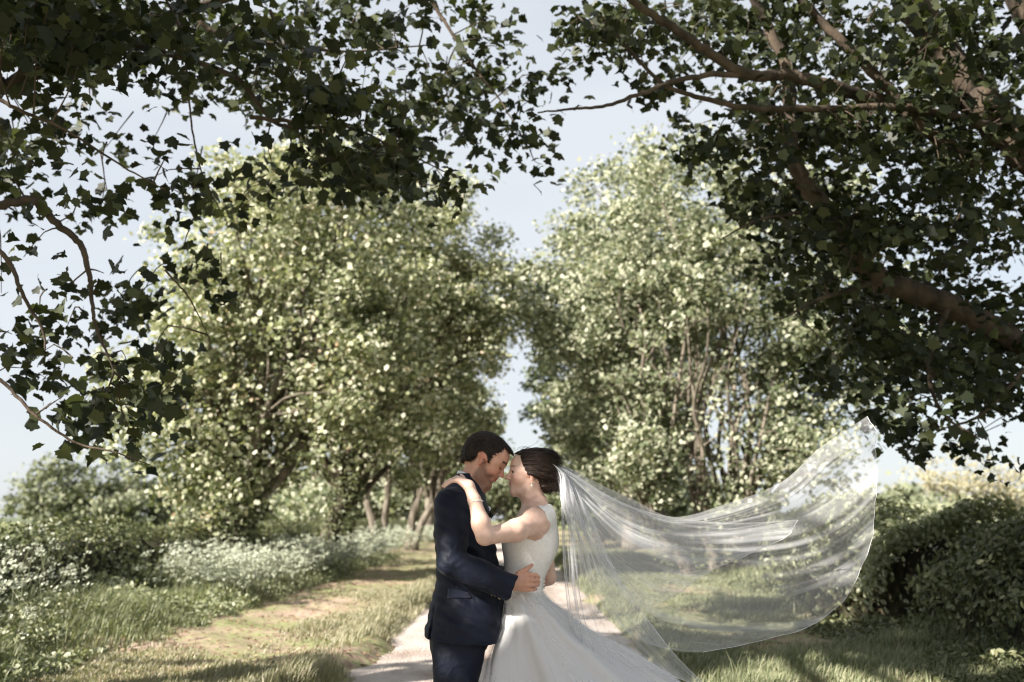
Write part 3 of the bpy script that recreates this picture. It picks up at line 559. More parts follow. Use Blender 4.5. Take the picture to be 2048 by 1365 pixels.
near_tree('massive dark sycamore overhanging from the right with thick bare limbs', (7.2, 9.5, .2),
    [([(7.2, 9.5, -.1), (7.0, 9.5, 2.0), (6.6, 9.4, 4.0), (5.4, 9.2, 6.2), (4.8, 9.0, 7.6)], .5, .24)],
    [([(2200, 420, 9), (2000, 245, 9), (1930, 170, 9), (1860, 70, 9), (1790, -60, 9)], .20, .15),
     ([(2160, 760, 9.2), (2000, 665, 9.1), (1900, 610, 9), (1760, 560, 8.9), (1690, 480, 8.8), (1650, 420, 8.8), (1600, 350, 8.8), (1578, 270, 8.8), (1580, 170, 8.8), (1550, 80, 8.8), (1490, -40, 8.8)], .13, .045),
     ([(1860, 225, 9), (1750, 200, 8.6), (1640, 165, 8.3), (1570, 150, 8.2), (1500, 150, 8), (1440, 120, 7.9), (1370, 70, 7.8), (1290, 20, 7.6), (1240, -20, 7.5)], .07, .028),
     ([(1500, 150, 8), (1430, 148, 7.9), (1360, 160, 7.8), (1290, 185, 7.6), (1210, 212, 7.5), (1140, 218, 7.4), (1075, 226, 7.4)], .03, .006),
     ([(1980, 250, 8.8), (1820, 215, 8.4), (1640, 218, 8.2), (1500, 215, 8), (1420, 200, 7.9), (1330, 170, 7.8), (1250, 90, 7.8), (1200, 30, 7.7)], .04, .010),
     ([(1960, 330, 8.8), (1850, 260, 8.6), (1760, 160, 8.5), (1660, 60, 8.4), (1570, -30, 8.4)], .06, .035),
     ([(1760, 560, 8.9), (1640, 600, 8.6), (1560, 640, 8.5)], .03, .006),
     ([(1900, 610, 9), (1860, 720, 8.6), (1880, 820, 8.4), (1960, 880, 8.3)], .03, .006),
     ([(2160, 620, 8.8), (2050, 740, 8.6), (1960, 830, 8.5), (1880, 860, 8.4)], .03, .006),
     ([(1650, 420, 8.8), (1520, 440, 8.6), (1440, 480, 8.5)], .02, .005)],
    [(1160, 50, 40, 60, 7.4, 8.2, 12), (1130, 120, 22, 25, 7.4, 8, 4), (1250, 60, 90, 60, 7.4, 8.6, 30), (1300, 140, 60, 50, 7.4, 8.6, 12), (1420, 50, 120, 70, 7.6, 9.5, 50), (1600, 60, 170, 100, 7.6, 10, 80), (1850, 80, 220, 120, 7, 10, 120),
     (1960, 250, 140, 150, 7.5, 10.5, 110), (1790, 270, 150, 120, 7.5, 10.5, 90), (1640, 260, 110, 100, 7.8, 10, 55), (1490, 240, 100, 70, 7.8, 9.8, 34), (1400, 290, 60, 60, 8, 10, 14), (1700, 430, 170, 110, 7.8, 10.5, 90), (1920, 450, 150, 130, 7.5, 10.5, 100), (1560, 400, 80, 90, 8.2, 10.2, 32),
     (1900, 620, 180, 120, 7.8, 10.5, 105), (1720, 600, 110, 100, 8.2, 10.5, 50), (1600, 560, 80, 100, 8.4, 10.5, 30), (1980, 720, 110, 80, 7.6, 10, 44), (1820, 730, 130, 60, 7.8, 10, 40), (1680, 720, 80, 50, 8.2, 10.5, 22), (1780, 830, 50, 38, 7.8, 9, 10), (1870, 860, 70, 32, 7.8, 9, 12), (1950, 890, 36, 22, 7.8, 9, 5), (1990, 915, 18, 12, 7.8, 8.6, 2), (1940, 790, 80, 40, 7.8, 9, 10), (2040, 800, 30, 30, 7.8, 9, 4),
     (1500, 330, 60, 90, 8.4, 10, 14)],
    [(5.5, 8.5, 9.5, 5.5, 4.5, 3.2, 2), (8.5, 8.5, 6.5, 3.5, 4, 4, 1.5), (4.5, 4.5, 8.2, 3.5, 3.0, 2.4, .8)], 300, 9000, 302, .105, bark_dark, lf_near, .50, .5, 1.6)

# ------------------------------------------------------------------ implicit surfaces for bodies and clothes
class Field:
    def __init__(s, lo, hi, h):
        s.lo = np.array(lo, float); s.h = h; s.n = np.ceil((np.array(hi)-s.lo)/h).astype(int)+1
        s.F = np.full(tuple(s.n), 0.2, np.float32); s.off = None
    def sub(s, lo, hi):
        a = np.clip(np.floor((np.array(lo)-s.lo)/s.h).astype(int), 0, s.n-1); b = np.clip(np.ceil((np.array(hi)-s.lo)/s.h).astype(int)+1, 1, s.n)
        if (b <= a).any(): return None, None
        g = [s.lo[i] + s.h*np.arange(a[i], b[i], dtype=np.float32) for i in range(3)]
        return (slice(a[0], b[0]), slice(a[1], b[1]), slice(a[2], b[2])), np.meshgrid(*g, indexing='ij', sparse=True)
    def op(s, lo, hi, fn, k=.01, mode='u'):
        m = max(.02, k*1.5); sl, G = s.sub(np.array(lo)-m, np.array(hi)+m)
        if sl is None: return
        d = fn(*G); A = s.F[sl]
        if mode == 'u':
            hh = np.maximum(k - np.abs(A-d), 0)/k if k > 0 else 0; s.F[sl] = np.minimum(A, d) - hh*hh*k*.25
        elif mode == 's':
            d = -d; hh = np.maximum(k - np.abs(A-d), 0)/k; s.F[sl] = np.maximum(A, d) + hh*hh*k*.25
        elif mode == 'i':
            hh = np.maximum(k - np.abs(A-d), 0)/k; s.F[sl] = np.maximum(A, d) + hh*hh*k*.25
        elif mode == 'add': s.F[sl] = A + d
    def cap(s, a, b, ra, rb, k=.01, mode='u', sq=(1, 1, 1)):
        a = np.array(a, float); b = np.array(b, float); q = np.array(sq, float)
        def fn(x, y, z):
            ax = (x-a[0])*q[0]; ay = (y-a[1])*q[1]; az = (z-a[2])*q[2]; v = (b-a)*q; vv = max((v*v).sum(), 1e-12)
            t = np.clip((ax*v[0]+ay*v[1]+az*v[2])/vv, 0, 1)
            return (np.sqrt((ax-t*v[0])**2+(ay-t*v[1])**2+(az-t*v[2])**2) - (ra+(rb-ra)*t))
        R = max(ra, rb)/np.array(q); s.op(np.minimum(a, b)-R, np.maximum(a, b)+R, fn, k, mode)
    def chain(s, P, R, k=.01, mode='u'):
        for i in range(len(P)-1): s.cap(P[i], P[i+1], R[i], R[i+1], k, mode)
    def ell(s, c, r, k=.01, mode='u', M=None):
        c = np.array(c, float); r = np.array(r, float); M = np.eye(3) if M is None else np.array(M)   # columns = axes
        def fn(x, y, z):
            X = x-c[0]; Y = y-c[1]; Z = z-c[2]
            u = [(M[0, i]*X + M[1, i]*Y + M[2, i]*Z) for i in range(3)]
            k0 = np.sqrt(sum((u[i]/r[i])**2 for i in range(3))); k1 = np.sqrt(sum((u[i]/r[i]**2)**2 for i in range(3)))
            return k0*(k0-1)/np.maximum(k1, 1e-6)
        R = np.abs(M)@r if M is not None else r; s.op(c-R, c+R, fn, k, mode)
    def loft(s, L, k=.01, mode='u', n=2.2):
        """L rows: z, cx, cy, a, b (half widths)"""
        L = np.array(sorted(L, key=lambda r: r[0]), float); zs = L[:, 0]
        zf = np.linspace(zs[0], zs[-1], 160); S = np.stack([np.interp(zf, zs, L[:, i]) for i in range(1, 5)])
        kk = np.ones(15)/15; P = np.pad(S, ((0, 0), (7, 7)), mode='edge'); S = np.stack([np.convolve(p, kk, 'valid') for p in P])
        def fn(x, y, z):
            cx, cy, a, b = [np.interp(z, zf, S[i]) for i in range(4)]
            u = np.abs(x-cx)/a; v = np.abs(y-cy)/b; g = (u**n+v**n)**(1/n)
            d = (g-1)*np.minimum(a, b)*(.6+.4*np.minimum(1, np.maximum(a, b)/np.minimum(a, b)*.6))
            dz = np.maximum(zs[0]-z, z-zs[-1]); return np.where(dz > 0, np.maximum(d, dz), np.maximum(d, dz))
        R1 = L[:, 3].max(); R2 = L[:, 4].max()
        s.op((L[:, 1].min()-R1, L[:, 2].min()-R2, zs[0]), (L[:, 1].max()+R1, L[:, 2].max()+R2, zs[-1]), fn, k, mode)
    def mesh(s, name):
        F = s.F; S = F < 0
        c = [S[i:S.shape[0]-1+i, j:S.shape[1]-1+j, k:S.shape[2]-1+k] for i in (0, 1) for j in (0, 1) for k in (0, 1)]
        any_ = c[0].copy(); all_ = c[0].copy()
        for q in c[1:]: any_ |= q; all_ &= q
        act = any_ & ~all_; idx = np.full(act.shape, -1, np.int64); I = np.argwhere(act); idx[act] = np.arange(len(I))
        co = np.array([(i, j, k) for i in (0, 1) for j in (0, 1) for k in (0, 1)])
        val = np.stack([F[I[:, 0]+o[0], I[:, 1]+o[1], I[:, 2]+o[2]] for o in co], 1)
        P = np.zeros((len(I), 3)); W = np.zeros(len(I))
        for e0 in range(8):
            for e1 in range(e0+1, 8):
                if np.abs(co[e0]-co[e1]).sum() != 1: continue
                m = (val[:, e0] < 0) != (val[:, e1] < 0); t = np.where(m, val[:, e0]/(val[:, e0]-val[:, e1]+1e-12), 0)[:, None]
                P += m[:, None]*(co[e0]*(1-t)+co[e1]*t); W += m
        V = s.lo + s.h*(I + P/np.maximum(W, 1)[:, None])
        Q = []
        for ax in range(3):
            o = [slice(None)]*3; o2 = [slice(None)]*3; o[ax] = slice(0, -1); o2[ax] = slice(1, None)
            d = S[tuple(o)] != S[tuple(o2)]; E = np.argwhere(d); u, v = (ax+1) % 3, (ax+2) % 3
            E = E[(E[:, u] > 0) & (E[:, v] > 0) & (E[:, u] < idx.shape[u]) & (E[:, v] < idx.shape[v]) & (E[:, ax] < idx.shape[ax])]
            def cell(du, dv):
                K = E.copy(); K[:, u] += du; K[:, v] += dv; return idx[K[:, 0], K[:, 1], K[:, 2]]
            q = np.stack([cell(-1, -1), cell(0, -1), cell(0, 0), cell(-1, 0)], 1)
            ins = S[E[:, 0], E[:, 1], E[:, 2]]; q[~ins] = q[~ins][:, ::-1]; Q.append(q[(q >= 0).all(1)])
        s.V = V
        return V, np.concatenate(Q)
def smooth_np(V, Q, it, lam=.5):
    E = np.concatenate([Q[:, [0, 1]], Q[:, [1, 2]], Q[:, [2, 3]], Q[:, [3, 0]]]); n = len(V)
    deg = np.bincount(E[:, 0], minlength=n) + np.bincount(E[:, 1], minlength=n)
    for _ in range(it):
        S = np.stack([np.bincount(E[:, 0], V[E[:, 1], i], n) + np.bincount(E[:, 1], V[E[:, 0], i], n) for i in range(3)], 1)
        V = V + lam*(S/np.maximum(deg, 1)[:, None] - V)
    return V
def finish(f, name, mat, parent=None, it=2, colfn=None, **kw):
    V, Q = f.mesh(name); V = smooth_np(V, Q, it)
    me = mesh_np(name, V, [Q], True)
    if colfn is not None:
        at = me.color_attributes.new('Col', 'FLOAT_COLOR', 'POINT'); c = colfn(V); at.data.foreach_set('color', np.concatenate([c, np.ones((len(c), 1))], 1).astype(np.float32).ravel())
    return link(name, me, mat, parent, **kw)
def poly_sd(px, pz, P):
    """signed distance to a closed polygon (negative inside)"""
    P = np.array(P, float); d = None; inside = np.zeros(np.broadcast(px, pz).shape, bool); m = len(P)
    for i in range(m):
        a, b = P[i], P[(i+1) % m]; e = b-a; wx = px-a[0]; wz = pz-a[1]
        t = np.clip((wx*e[0]+wz*e[1])/(e@e), 0, 1); q = (wx-t*e[0])**2 + (wz-t*e[1])**2; d = q if d is None else np.minimum(d, q)
        c = ((a[1] <= pz) & (b[1] > pz)) | ((b[1] <= pz) & (a[1] > pz)); inside ^= c & (wx < e[0]*(wz)/(e[1] if e[1] != 0 else 1e-9))
    return np.where(inside, -np.sqrt(d), np.sqrt(d))

def skinmat():
    m, nt, b, o = newmat('skin'); N = nt.nodes.new; L = nt.links.new
    at = N('ShaderNodeAttribute'); at.attribute_name = 'Col'
    nz = N('ShaderNodeTexNoise'); nz.inputs['Scale'].default_value = 28; nz.inputs['Detail'].default_value = 6
    tcn = N('ShaderNodeTexCoord'); L(tcn.outputs['Object'], nz.inputs['Vector'])
    r = ramp(nt, [(.3, (.86, .82, .80)), (.7, (1.08, 1.06, 1.05))]); L(nz.outputs['Fac'], r.inputs['Fac'])
    mx = N('ShaderNodeMixRGB'); mx.blend_type = 'MULTIPLY'; mx.inputs[0].default_value = 1; L(at.outputs['Color'], mx.inputs[1]); L(r.outputs['Color'], mx.inputs[2]); L(mx.outputs[0], b.inputs['Base Color'])
    b.inputs['Roughness'].default_value = .42; b.inputs['Specular IOR Level'].default_value = .45
    b.inputs['Subsurface Weight'].default_value = .12; b.inputs['Subsurface Radius'].default_value = (.012, .005, .003); b.inputs['Subsurface Scale'].default_value = 1.0
    bp = N('ShaderNodeBump'); bp.inputs['Strength'].default_value = .12; bp.inputs['Distance'].default_value = .003
    n2 = N('ShaderNodeTexNoise'); n2.inputs['Scale'].default_value = 260; L(tcn.outputs['Object'], n2.inputs['Vector']); L(n2.outputs['Fac'], bp.inputs['Height']); L(bp.outputs[0], b.inputs['Normal'])
    return m
skin_m = skinmat()

class Head:
    """local frame: x to the face, y to the head's own left, z to the crown; origin between the ears"""
    def __init__(s, pos, fwd_sign, pitch, scale, roll=0, yaw=0):
        p = math.radians(pitch); s.s = scale; s.pos = np.array(pos)
        f = np.array([fwd_sign*math.cos(p)*math.cos(yaw), -math.sin(yaw)*math.cos(p), -math.sin(p)]); f /= np.linalg.norm(f)
        up = np.array([fwd_sign*math.sin(p), 0, math.cos(p)]); up -= up@f*f; up /= np.linalg.norm(up)
        s.M = np.stack([f, np.cross(up, f), up], 1); s.c = np.array([0, 0, .105])
    def w(s, x, y, z): return s.pos + s.s*(s.M @ (np.array([x, y, z]) - s.c))
    def loc(s, V): return ((V - s.pos) @ s.M)/s.s + s.c
    def e(s, F, c, r, k=.01, mode='u', rot=None):
        M = s.M if rot is None else s.M @ rot; F.ell(s.w(*c), np.array(r)*s.s, k, mode, M)
    def cp(s, F, a, b, ra, rb, k=.01, mode='u'): F.cap(s.w(*a), s.w(*b), ra*s.s, rb*s.s, k, mode)
    def build(s, F, male=True):
        e, cp_ = s.e, s.cp
        e(F, (-.012, 0, .140), (.094, .0755, .083), .01)                      # cranium
        e(F, (.033 if male else .030, 0, .150), (.069 if male else .067, .064, .066), .03)                        # forehead
        e(F, (-.055, 0, .095), (.042, .055, .045), .03)                       # occiput to neck
        e(F, (.035, 0, .082), (.052, .058, .062), .03)                        # mid face
        jw = .050 if male else .044; jr = .021 if male else .017
        for y in (-1, 1):
            cp_(F, (.002, y*jw, .068), (.012, y*(jw-.002), .034), jr, jr*.92, .02)
            cp_(F, (.012, y*(jw-.002), .034), (.070, y*.014, .016 if male else .023), jr*.9, .016, .022)
            e(F, (.058, y*.037, .088), (.030, .024, .028), .02)               # cheek
            cp_(F, (.060, y*.052, .122), (.000, y*.068, .112), .011, .010, .02)   # cheekbone to ear
            cp_(F, (.088, y*.010, .1345), (.072, y*.048, .136), .011 if male else .008, .009, .014)   # brow
        cp_(F, (.040, 0, .037), (.060, 0, .022 if male else .030), .030, .026 if male else .022, .02)
        e(F, (.079, 0, .014) if male else (.0755, 0, .0205), (.0155, .021, .016), .014)                      # chin
        e(F, (.070, 0, .055), (.024, .032, .026), .02)                        # muzzle
        for y in (-1, 1): e(F, (.098, y*.033, .1175), (.019, .0165, .0115), .012, 's')   # eye sockets
        # nose
        cp_(F, (.0885, 0, .124), (.106, 0, .094), .0072, .0095, .008); e(F, (.1115, 0, .0885), (.0108, .0105, .0095), .006)
        for y in (-1, 1): e(F, (.0995, y*.0115, .0845), (.0105, .0078, .0078), .005)
        cp_(F, (.098, 0, .083), (.094, 0, .068), .006, .005, .008)
        for y in (-1, 1): e(F, (.1015, y*.0065, .0775), (.0045, .0032, .0035), .003, 's')
        # lips
        sm = .004 if male else .002
        for y in (-1, 1):
            cp_(F, (.0935, 0, .0615), (.080, y*.024, .0565+sm), .0062, .0035, .004)
            cp_(F, (.0915, 0, .0495), (.079, y*.023, .0545+sm), .0070, .0035, .004)
            cp_(F, (.1005, 0, .0555), (.084, y*.025, .0563+sm), .0020, .0016, .002, 's')
        e(F, (.096, 0, .0365), (.009, .016, .0075), .008, 's')
        # eyelids over the balls
        for y in (-1, 1):
            e(F, (.0745, y*.0325, .1165), (.0142, .0150, .0132), .003)
            if male: cp_(F, (.0885, y*.026, .1125), (.083, y*.045, .1135), .0016, .0012, .002, 's')
            cp_(F, (.0845, y*.020, .1255), (.078, y*.046, .1245), .0045, .004, .004)       # lid fold
        # ears
        R = np.array(Matrix.Rotation(math.radians(-10), 3, 'Y')) @ np.array([[1, 0, 0], [0, 1, 0], [0, 0, 1.]])
        for y in (-1, 1):
            R = np.array(Matrix.Rotation(math.radians(-12), 3, 'Y') @ Matrix.Rotation(math.radians(y*18), 3, 'Z'))
            e(F, (-.004, y*.0765, .107), (.0138, .0062, .0262), .004, 'u', R)
            e(F, (-.003, y*.0835, .109), (.0088, .0050, .0180), .003, 's', R)
            e(F, (-.001, y*.0765, .101), (.006, .005, .009), .003)
            e(F, (-.001, y*.0745, .083), (.0075, .0055, .009), .004)
            cp_(F, (-.009, y*.081, .118), (-.012, y*.081, .096), .0028, .0024, .003)
            e(F, (.002, y*.079, .1045), (.0035, .009, .0045), .002, 's')

def rgb(*c): return np.array([int(v)/255 for v in c])**2.2
def mixc(c, t, col): return c*(1-t[:, None]) + t[:, None]*np.array(col)
def face_col(V, H, base, male):
    l = H.loc(V); x, y, z = l.T; c = np.repeat(np.array([base]), len(V), 0); inh = (z > -.06) & (z < .26) & (np.abs(x) < .16) & (np.abs(y) < .11)
    g = lambda a, b, cc, ra, rb, rc: np.exp(-(((x-a)/ra)**2 + ((np.abs(y)-b)/rb)**2 + ((z-cc)/rc)**2))*inh
    c = mixc(c, .55*g(.068, .044, .083, .03, .02, .022), base*[1.12, .72, .66]); c = mixc(c, .6*g(.112, 0, .088, .018, .016, .013), base*[1.10, .68, .62])
    ear = inh & (np.abs(y) > .068) & (np.abs(x+.006) < .03) & (np.abs(z-.104) < .036); c = mixc(c, ear*.5, base*[1.1, .66, .58])
    lip = (((z-.0555-.12*np.abs(y)) < .0095) & ((z-.0555-.12*np.abs(y)) > -.0105) & (np.abs(y) < .026) & (x > .076) & inh)
    bz = .1395 + .0035*np.cos((np.abs(y)-.032)/.02); brow = np.exp(-((z-bz)/(.0045 if male else .0026))**2)*(np.abs(y) > .014)*(np.abs(y) < .054)*(x > .055)*inh
    c = mixc(c, np.clip(brow*1.3, 0, .92 if male else .75), (.025, .015, .010))
    if not male: c = mixc(c, lip*.75*(np.abs(y) < .021), base*[.80, .36, .36])
    eye = np.exp(-(((z-.1128)/.0022)**2))*(np.abs(y-0*y) > .018)*(np.abs(y) < .048)*(x > .074)*inh
    c = mixc(c, np.clip(eye, 0, .85), (.03, .016, .012)) if male else c
    if male:
        r = np.random.default_rng(1).random(len(V)); jl = poly_sd(x, z, [(.022, .105), (.030, .080), (.048, .062), (.070, .0705), (.098, .0705), (.100, .063), (.076, .060), (.073, .047), (.084, .0455), (.105, .044), (.105, -.02), (.03, -.02), (-.004, .012), (.002, .11)])
        t = np.clip(.5 - jl/.014, 0, 1)*inh*(.52 + .28*r)*np.where((x > .08) & (z > .058), .6, 1); c = mixc(c, t, (.10, .052, .034))
        c = mixc(c, lip*.8, base*[.80, .36, .34])
        nape = np.clip((z-.035)/.03, 0, 1)*(x < -.03)*inh*.25*r; c = mixc(c, nape, (.05, .03, .02))
    return c

def hand(F, wrist, knuck, spread, fingers, thumb, pr, k=.006):
    """palm from the wrist to four knuckles, then finger chains [(points)], radii"""
    wrist = np.array(wrist)
    for i, kn in enumerate(knuck):
        F.cap(wrist + (np.array(kn)-np.mean(knuck, axis=0))*.45, kn, pr*1.15, pr*.86, .012)
    for P, r in fingers: F.chain(P, r, k)
    F.chain(thumb[0], thumb[1], .008)

# ------------------------------------------------------------------ the groom
BG = rgb(208, 160, 138)*.90; BB = rgb(226, 192, 175)*.92
def L5(rows, cy=0):
    """(py, xl, xr, b[, cy]) in photo pixels -> loft rows"""
    o = []
    for r in rows:
        y0 = r[4] if len(r) > 4 else cy; A = PX(r[1], r[0], y0); B = PX(r[2], r[0], y0); o.append((A[2], (A[0]+B[0])/2, YC+y0, (B[0]-A[0])/2, r[3]))
    return o
HG = Head(PX(967, 921, 0), 1, 31, 1.0)
f = Field(PX(850, 1290, 0)-[.05, .42, .0], PX(1095, 850, 0)+[.02, .42, .04], .0032)
HG.build(f, True)
f.cap(PX(962, 934, 0), PX(941, 968, 0), .057, .055, .03, sq=(1, 1.05, 1)); f.cap(PX(941, 968, 0), PX(930, 1000, 0), .055, .07, .04)
f.cap(HG.w(.0, 0, .04), PX(940, 985, 0), .042, .045, .03)
f.loft(L5([(985, 895, 962, .13), (1010, 880, 965, .18), (1080, 878, 980, .17), (1150, 884, 985, .15), (1240, 875, 990, .17)]), .05)
for sgn in (-1, 1):
    wr = PX(1016, 1172, sgn*.22) if sgn < 0 else PX(1020, 1165, .25)
    f.chain([PX(905, 1006, sgn*.17), PX(908, 1120, sgn*.25), wr], [.052, .042, .028], .03)
# near hand spread on the bride's waist
D = -.185
w0 = PX(1025, 1168, -.215)
kn = [PX(1050, 1151, D-.02), PX(1053, 1160.5, D-.024), PX(1052, 1170, D-.022), PX(1049, 1178.5, D-.012)]
fg = [([kn[0], PX(1062, 1149.5, D-.022), PX(1073, 1151.5, D+.0), PX(1078, 1155, D+.03)], [.0105, .0094, .0088, .0075]),
      ([kn[1], PX(1064, 1160.5, D-.024), PX(1074.5, 1161.5, D-.002), PX(1078.5, 1164, D+.03)], [.0105, .0094, .0088, .0075]),
      ([kn[2], PX(1063, 1171, D-.022), PX(1072.5, 1170.5, D-.002), PX(1076.5, 1171, D+.028)], [.0100, .0090, .0084, .0072]),
      ([kn[3], PX(1058, 1180, D-.014), PX(1067, 1179.5, D+.0), PX(1072.5, 1178.5, D+.022)], [.0092, .0082, .0076, .0066])]
th = ([PX(1028, 1157, D-.015), PX(1040, 1146.5, D-.024), PX(1052, 1139.5, D-.022), PX(1064, 1130.5, D-.014)], [.014, .0125, .0105, .0078])
hand(f, w0, kn, None, fg, th, .0145)
f.cap(PX(1024, 1160, -.215), PX(1044, 1154, D-.016), .014, .013, .01)
# far hand on her back
kf = [PX(1060, 1152+8*i, .19) for i in range(4)]
hand(f, PX(1032, 1164, .235), kf, None, [([kf[i], PX(1075, 1152+8*i, .17), PX(1085-abs(i-1.2)*2, 1152+8*i, .14)], [.0105, .009, .0075]) for i in range(4)], ([PX(1038, 1152, .22), PX(1055, 1140, .19), PX(1066, 1134, .17)], [.014, .011, .008]), .0145)
feetG = (PX(930, 1290, 0)[0], YC, 0.0)
groom = finish(f, 'person', skin_m, None, 2, lambda V: face_col(V, HG, BG, True), label='man in a navy suit bowing his head, hand on the waist of the woman', cat='man', origin=feetG)

def fabric(name, col, rough=.8, weave=900, sheen=.3, bump=.1, wr=0.0, wscale=9, spec=.2):
    m, nt, b, o = newmat(name); N = nt.nodes.new; L = nt.links.new
    tcn = N('ShaderNodeTexCoord'); n1 = N('ShaderNodeTexNoise'); n1.inputs['Scale'].default_value = 14; n1.inputs['Detail'].default_value = 4; L(tcn.outputs['Object'], n1.inputs['Vector'])
    r = ramp(nt, [(.3, tuple(c*.8 for c in col)), (.7, tuple(c*1.2 for c in col))]); L(n1.outputs['Fac'], r.inputs['Fac']); L(r.outputs['Color'], b.inputs['Base Color'])
    n2 = N('ShaderNodeTexNoise'); n2.inputs['Scale'].default_value = weave; L(tcn.outputs['Object'], n2.inputs['Vector'])
    n3 = N('ShaderNodeTexNoise'); n3.inputs['Scale'].default_value = wscale; n3.inputs['Detail'].default_value = 3; n3.inputs['Distortion'].default_value = .8; L(tcn.outputs['Object'], n3.inputs['Vector'])
    b1 = N('ShaderNodeBump'); b1.inputs['Strength'].default_value = wr; b1.inputs['Distance'].default_value = .03; L(n3.outputs['Fac'], b1.inputs['Height'])
    b2 = N('ShaderNodeBump'); b2.inputs['Strength'].default_value = bump; b2.inputs['Distance'].default_value = .001; L(n2.outputs['Fac'], b2.inputs['Height']); L(b1.outputs[0], b2.inputs['Normal']); L(b2.outputs[0], b.inputs['Normal'])
    b.inputs['Roughness'].default_value = rough; b.inputs['Sheen Weight'].default_value = sheen; b.inputs['Sheen Roughness'].default_value = .5; b.inputs['Specular IOR Level'].default_value = spec
    return m
navy = fabric('navy_wool', (.0044, .0075, .0185), .6, wr=.4, spec=.22, sheen=.04); navy_e = fabric('navy_edge', (.012, .018, .038), .7, wr=.1)
shirt_m = fabric('white_cotton', (.74, .76, .82), .8, wr=.2); black_m = fabric('black_leather', (.012, .011, .011), .3, sheen=0, spec=.5)

# jacket
f = Field(PX(836, 1290, 0)-[.03, .40, .02], PX(1035, 940, 0)+[.03, .40, .03], .0042)
f.loft(L5([(948, 915, 951, .060), (960, 907, 955, .075), (972, 892, 962, .12), (985, 882, 968, .175), (1003, 873, 974, .20), (1030, 868, 980, .205), (1080, 869, 988, .195), (1110, 872, 994, .18), (1149, 874, 1001, .165), (1185, 868, 1007, .172), (1212, 860, 1011, .185), (1250, 852, 1014, .20), (1286, 847, 1013, .205)]), .02, n=2.3)
for sgn in (-1, 1):
    el = PX(905, 1124, sgn*.265); cu = PX(1024, 1178, -.235) if sgn < 0 else PX(1030, 1168, .25)
    sh = PX(901, 1010, sgn*.175)
    f.cap(sh, el, .074, .064, .03)
    def sleeve(x, y, z, a=el, b=cu):
        v = b-a; ln = np.linalg.norm(v); X = x-a[0]; Y = y-a[1]; Z = z-a[2]; t = (X*v[0]+Y*v[1]+Z*v[2])/(ln*ln); tc_ = np.clip(t, 0, 1.2)
        d = np.sqrt((X-tc_*v[0])**2+(Y-tc_*v[1])**2+(Z-tc_*v[2])**2) - (.064-.007*tc_); return np.maximum(d, (t-1)*ln)
    f.op(np.minimum(el, cu)-.08, np.maximum(el, cu)+.08, sleeve, .012)
# folds: sleeve creases by the elbow, drag lines over the back, the pull of the button
el = PX(905, 1124, -.3); rg = np.random.default_rng(8)
for (a_, b_, r_) in (((912, 1128), (938, 1108), .007), ((920, 1140), (948, 1122), .006), ((900, 1120), (930, 1098), .006), ((893, 1105), (915, 1078), .005), ((896, 1140), (925, 1150), .005), ((960, 1150), (985, 1160), .004), ((975, 1140), (992, 1168), .004)):
    f.cap(PX(*a_, -.335), PX(*b_, -.33), r_, r_*.5, .020, 's')
for (a_, b_, r_, d_) in (((876, 1060), (884, 1150), .007, -.22), ((874, 1145), (862, 1230), .006, -.17), ((884, 1100), (893, 1200), .005, -.2), ((990, 1215), (940, 1235), .004, -.215)):
    f.cap(PX(*a_, d_), PX(*b_, d_), r_, r_*.5, .025, 's')
f.cap(PX(886, 1068, -.215), PX(897, 1146, -.20), .004, .004, .012, 's')
for (a_, b_, d_) in (((925, 1100), (950, 1086), -.32), ((918, 1148), (935, 1160), -.335), ((930, 1125), (948, 1142), -.335), ((906, 1095), (922, 1072), -.31)):
    f.cap(PX(*a_, d_), PX(*b_, d_), .0045, .002, .009, 's')
for (a_, b_, d_) in (((1004, 1200), (960, 1222), -.2), ((1008, 1212), (952, 1250), -.2), ((896, 1200), (890, 1268), -.19), ((872, 1180), (864, 1262), -.15)):
    f.cap(PX(*a_, d_), PX(*b_, d_), .004, .002, .012, 's')
zz = lambda x, y, z: .0030*np.sin(z*58+x*23+y*9)*np.sin(x*31-z*17) + .0016*np.sin(z*120+x*70)
f.op(PX(840, 1285, -.4), PX(1040, 1000, .4), zz, mode='add')
# hem, rounded fronts and the open back vent
hz = [(840, 1250), (846, 1269), (853.5, 1273), (862, 1275), (932, 1281), (976, 1282.5), (997, 1280), (1008, 1272), (1012, 1258), (1014, 1235), (1060, 1200), (1060, 900), (800, 900), (820, 1240)]
Pz = [(PX(a_, b_, 0)[0], PX(a_, b_, 0)[2]) for a_, b_ in hz]
f.op(f.lo, PX(1060, 1200, .5), lambda x, y, z: poly_sd(x, z, Pz) + 0*y, .004, 'i')
for sg in (-1, 1): f.cap(PX(859, 1283, sg*.12), PX(872, 1190, sg*.13), .006, .004, .004, 's', sq=(1, .35, 1))
jacket = finish(f, 'jacket', navy, groom, 2)
# pocket flap, cuff buttons, lapel collar
def quad_patch(pts, off, nm, mat, parent, thick=.004, n=10):
    a = Acc(); P = np.array(pts); u = np.linspace(0, 1, n); G = np.array([[(P[0]*(1-s)+P[1]*s)*(1-t)+(P[3]*(1-s)+P[2]*s)*t for s in u] for t in u]); 
    G = np.concatenate([G.reshape(-1, 3), G.reshape(-1, 3)+np.array(off)]); i = np.arange(n-1)[:, None]*n+np.arange(n-1)[None]
    F = np.stack([i, i+1, i+n+1, i+n], -1).reshape(-1, 4); a.add(G, [F, F[:, ::-1]+n*n]); 
    b = list(range(n)) + [n*k+n-1 for k in range(1, n)] + [n*(n-1)+k for k in range(n-2, -1, -1)] + [n*k for k in range(n-2, 0, -1)]; b = np.array(b); c = np.roll(b, -1)
    a.add(np.zeros((0, 3)), []) ; a.F.setdefault(4, []).append(np.stack([c, b, b+n*n, c+n*n], 1)); return link(nm, a.mesh(nm), mat, parent)
